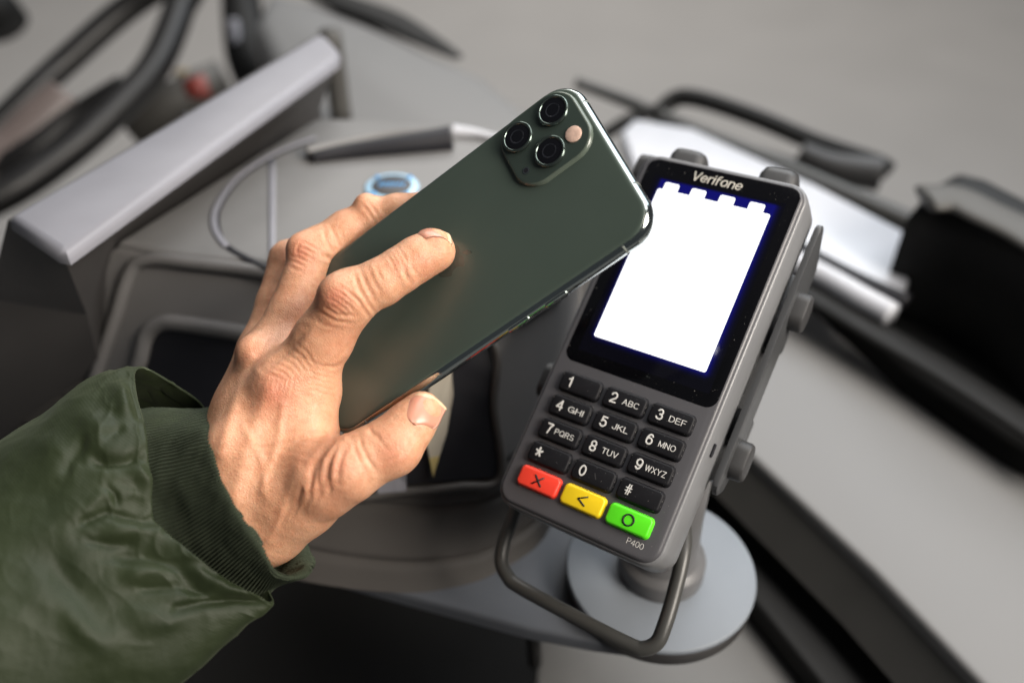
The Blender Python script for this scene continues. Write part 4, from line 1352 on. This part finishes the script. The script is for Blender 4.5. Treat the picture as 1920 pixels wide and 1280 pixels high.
# order round each ring: top corner, front side downwards, bottom corner, far side back up
S_KEYS = [
    [(262, 686, 318), (252, 722, 301), (272, 800, 289), (280, 880, 283), (290, 980, 280), (345, 1035, 279), (420, 1085, 280), (508, 1128, 284), (500, 1095, 299), (470, 1000, 330), (430, 860, 345), (385, 765, 338), (320, 715, 328)],
    [(225, 694, 316), (205, 735, 296), (215, 810, 284), (228, 890, 277), (235, 985, 273), (280, 1060, 272), (370, 1120, 274), (475, 1160, 282), (465, 1110, 303), (430, 1000, 336), (380, 860, 350), (330, 770, 342), (280, 715, 328)],
    [(170, 712, 316), (140, 760, 293), (140, 840, 279), (150, 920, 271), (160, 1010, 266), (210, 1100, 265), (310, 1165, 269), (432, 1200, 281), (420, 1130, 315), (380, 1000, 343), (320, 860, 356), (260, 775, 346), (215, 726, 330)],
    [(70, 782, 314), (30, 830, 289), (30, 910, 272), (40, 1000, 262), (60, 1090, 256), (130, 1180, 256), (230, 1240, 262), (345, 1275, 277), (340, 1180, 318), (290, 1030, 348), (220, 890, 360), (160, 815, 348), (110, 785, 330)],
    [(-50, 855, 303), (-100, 910, 283), (-100, 1000, 263), (-80, 1110, 251), (-50, 1200, 245), (20, 1290, 247), (120, 1350, 256), (220, 1385, 273), (220, 1270, 318), (170, 1090, 350), (90, 950, 360), (30, 880, 348), (-15, 856, 330)],
    [(-200, 960, 297), (-260, 1020, 277), (-270, 1120, 255), (-250, 1240, 241), (-210, 1330, 235), (-130, 1420, 237), (-20, 1490, 249), (80, 1510, 269), (90, 1380, 316), (40, 1180, 348), (-50, 1040, 358), (-120, 975, 346), (-165, 956, 328)],
]
NU, NA = 260, 220
G = loft_interp(S_KEYS, NU, NA)
V = G.reshape(-1, 3)
Fq = np.array(grid_faces(NA, NU))
nrm = vnormals(V, Fq)
if np.mean(np.sum(nrm * (V - np.repeat(G.mean(1), NU, 0)), 1)) < 0: nrm = -nrm
SP_ = np.column_stack([960 + F_PX * V[:, 0] / V[:, 2], 640 + F_PX * V[:, 1] / V[:, 2]])
fc = -(nrm * V).sum(1) / np.linalg.norm(V, axis=1)
front = np.clip(fc * 3 + 0.4, 0, 1)
from mathutils import noise as mnoise
low = np.array([mnoise.fractal(Vector((p[0] / 30, p[1] / 22, p[2] / 40)), 1.0, 2.0, 3) for p in V])
fine = np.array([mnoise.fractal(Vector((p[0] / 9 + 0.5 * p[1] / 9, p[1] / 20 - p[0] / 30, p[2] / 15)), 1.0, 2.0, 3) for p in V])
alongk = np.repeat(np.linspace(0, 1, NA), NU)
dsp = low * 1.1 + fine * 0.35 * np.clip(1.2 - alongk * 1.6, 0.35, 1)
rdg = np.array([1 - abs(mnoise.noise(Vector((p[0] / 20 + p[1] / 34, p[1] / 13 - p[0] / 30, p[2] / 24)))) * 2.2 for p in V])
rdg2 = np.array([1 - abs(mnoise.noise(Vector((p[0] / 9 - p[1] / 12 + 7, p[1] / 17 + p[0] / 26, p[2] / 12)))) * 2.2 for p in V])
near = np.clip(1.15 - alongk * 1.9, 0.25, 1)
dsp += (np.clip(rdg, 0, 1) ** 3 * 0.85 + np.clip(rdg2, 0, 1) ** 4 * 0.45) * near
dsp *= np.clip(alongk / 0.02, 0.2, 1)
FOLDS = [  # (polyline px, height mm, width px): puffed gathers and creases near the hem
    ([(215, 708), (228, 735), (236, 770), (250, 800)], 2.6, 16), ([(240, 712), (256, 760), (270, 800)], -3.0, 9),
    ([(120, 760), (170, 790), (215, 830), (240, 850)], 2.4, 26), ([(160, 860), (200, 868), (240, 866), (276, 850)], -3.2, 11),
    ([(225, 880), (255, 885), (272, 900), (282, 940)], 3.2, 15), ([(190, 830), (215, 812), (240, 800)], -1.6, 8),
    ([(110, 900), (140, 850), (170, 815)], -1.6, 10), ([(150, 960), (190, 930), (230, 920)], 1.4, 14), ([(140, 985), (200, 960), (255, 975), (288, 985)], -1.8, 9),
    ([(180, 1000), (240, 995), (290, 1000), (340, 1040), (400, 1082)], 3.0, 18), ([(200, 1040), (270, 1045), (330, 1070), (390, 1110)], -2.2, 14),
    ([(215, 1085), (300, 1068), (370, 1078), (430, 1105), (500, 1124)], 2.6, 15), ([(310, 1146), (380, 1130), (440, 1122), (505, 1128)], -2.4, 9),
    ([(210, 1160), (300, 1160), (390, 1150)], 1.8, 26), ([(60, 990), (120, 1080), (200, 1160)], -2.0, 34), ([(100, 1120), (180, 1200), (260, 1230)], 2.0, 30),
    ([(30, 850), (90, 840), (150, 800)], 1.6, 24), ([(20, 940), (80, 930), (140, 900)], -1.2, 26), ([(150, 1010), (210, 1020), (270, 1020)], -1.4, 10),
    ([(325, 1010), (365, 1048), (420, 1085)], 1.6, 9), ([(190, 905), (215, 925), (225, 955)], -1.3, 8), ([(250, 1105), (330, 1100), (400, 1115)], -1.2, 8),
]
fcap = fc > -0.1
for Lp, a_, w_ in FOLDS:
    s_ = np.where(fcap)[0]
    d = pl_dist(SP_[s_], Lp)
    Lp = np.asarray(Lp, float)
    en = np.minimum(np.linalg.norm(SP_[s_] - Lp[0], axis=1), np.linalg.norm(SP_[s_] - Lp[-1], axis=1))
    en = np.clip(en / (3.0 * w_), 0, 1)
    wob = 1 + 0.35 * low[s_]
    dsp[s_] += a_ * np.exp(-(d / (w_ * wob)) ** 2) * front[s_] * (0.15 + 0.85 * en * en * (3 - 2 * en))
G = (V + nrm * dsp[:, None]).reshape(NA, NU, 3)

m, nt, b = new_mat('olive_nylon')
N, L_ = nt.nodes, nt.links
tc = N.new('ShaderNodeTexCoord')
n1 = N.new('ShaderNodeTexNoise'); n1.inputs['Scale'].default_value = 35; n1.inputs['Detail'].default_value = 5
L_.new(tc.outputs['Object'], n1.inputs['Vector'])
rp = N.new('ShaderNodeValToRGB')
rp.color_ramp.elements[0].position = 0.3; rp.color_ramp.elements[0].color = (0.014, 0.021, 0.0075, 1)
rp.color_ramp.elements[1].position = 0.75; rp.color_ramp.elements[1].color = (0.024, 0.033, 0.013, 1)
L_.new(n1.outputs['Fac'], rp.inputs['Fac']); L_.new(rp.outputs['Color'], b.inputs['Base Color'])
b.inputs['Roughness'].default_value = 0.58
b.inputs['Specular IOR Level'].default_value = 0.3
b.inputs['Sheen Weight'].default_value = 0.10
b.inputs['Sheen Roughness'].default_value = 0.4
b.inputs['Sheen Tint'].default_value = (0.7, 0.8, 0.55, 1)
wv = N.new('ShaderNodeTexWave'); wv.inputs['Scale'].default_value = 420; wv.inputs['Distortion'].default_value = 1.5; wv.bands_direction = 'DIAGONAL'
L_.new(tc.outputs['Object'], wv.inputs['Vector'])
n3 = N.new('ShaderNodeTexNoise'); n3.inputs['Scale'].default_value = 130; n3.inputs['Detail'].default_value = 4
L_.new(tc.outputs['Object'], n3.inputs['Vector'])
ba_ = N.new('ShaderNodeBump'); ba_.inputs['Strength'].default_value = 0.35; ba_.inputs['Distance'].default_value = 0.0015
L_.new(n3.outputs['Fac'], ba_.inputs['Height'])
bb_ = N.new('ShaderNodeBump'); bb_.inputs['Strength'].default_value = 0.12; bb_.inputs['Distance'].default_value = 0.0002
L_.new(wv.outputs['Fac'], bb_.inputs['Height']); L_.new(ba_.outputs['Normal'], bb_.inputs['Normal'])
L_.new(bb_.outputs['Normal'], b.inputs['Normal'])
M['nylon'] = m
sleeve = tube_shell(G, 0.9, 'jacket_sleeve', M['nylon'], person)

# ---- ribbed knit cuff
C_KEYS = [  # from inside the sleeve out to the free edge at the wrist
    [(205, 780, 310), (190, 860, 294), (205, 960, 288), (270, 1040, 286), (370, 1110, 288), (470, 1140, 298), (490, 1060, 325), (440, 940, 345), (360, 830, 345), (270, 775, 330)],
    [(300, 778, 314), (270, 840, 301), (285, 930, 293), (335, 1020, 289), (415, 1080, 289), (500, 1108, 296), (530, 1050, 326), (490, 940, 346), (420, 840, 348), (350, 775, 334)],
    [(398, 764, 330), (381, 812, 296), (398, 890, 283), (430, 960, 277), (477, 1028, 275), (520, 1082, 282), (574, 1074, 304), (573, 1026, 338), (500, 880, 352), (440, 790, 348)],
    [(404, 768, 331), (391, 815, 298), (408, 890, 285), (440, 958, 279), (486, 1024, 277), (526, 1074, 284), (566, 1064, 304), (565, 1023, 336), (496, 885, 349), (440, 797, 346)],
]
NU, NA = 1320, 60
G = loft_interp(C_KEYS, NU, NA)
V = G.reshape(-1, 3); Fq = np.array(grid_faces(NA, NU)); nrm = vnormals(V, Fq)
if np.mean(np.sum(nrm * (V - np.repeat(G.mean(1), NU, 0)), 1)) < 0: nrm = -nrm
uu = np.tile(np.arange(NU) / NU, NA); aa = np.repeat(np.linspace(0, 1, NA), NU)
kn_ = np.array([mnoise.fractal(Vector((p[0] / 14, p[1] / 14, p[2] / 14)), 1.0, 2.0, 3) for p in V[::1]])
rib = 0.75 * np.abs(np.sin(math.pi * 132 * uu + 0.9 * kn_)) * np.clip((1 - aa) / 0.06, 0.25, 1)
G = (V + nrm * (rib + kn_ * 0.9)[:, None]).reshape(NA, NU, 3)
m = plastic('ribbed_knit', (0.018, 0.026, 0.012), 0.9, 0.5, 1500, mottle=0.45, mscale=260)
m.node_tree.nodes['Principled BSDF'].inputs['Sheen Weight'].default_value = 0.08
m.node_tree.nodes['Principled BSDF'].inputs['Sheen Tint'].default_value = (0.6, 0.75, 0.45, 1)
M['knit'] = m
cuff = tube_shell(G, 1.6, 'ribbed_cuff', M['knit'], sleeve)
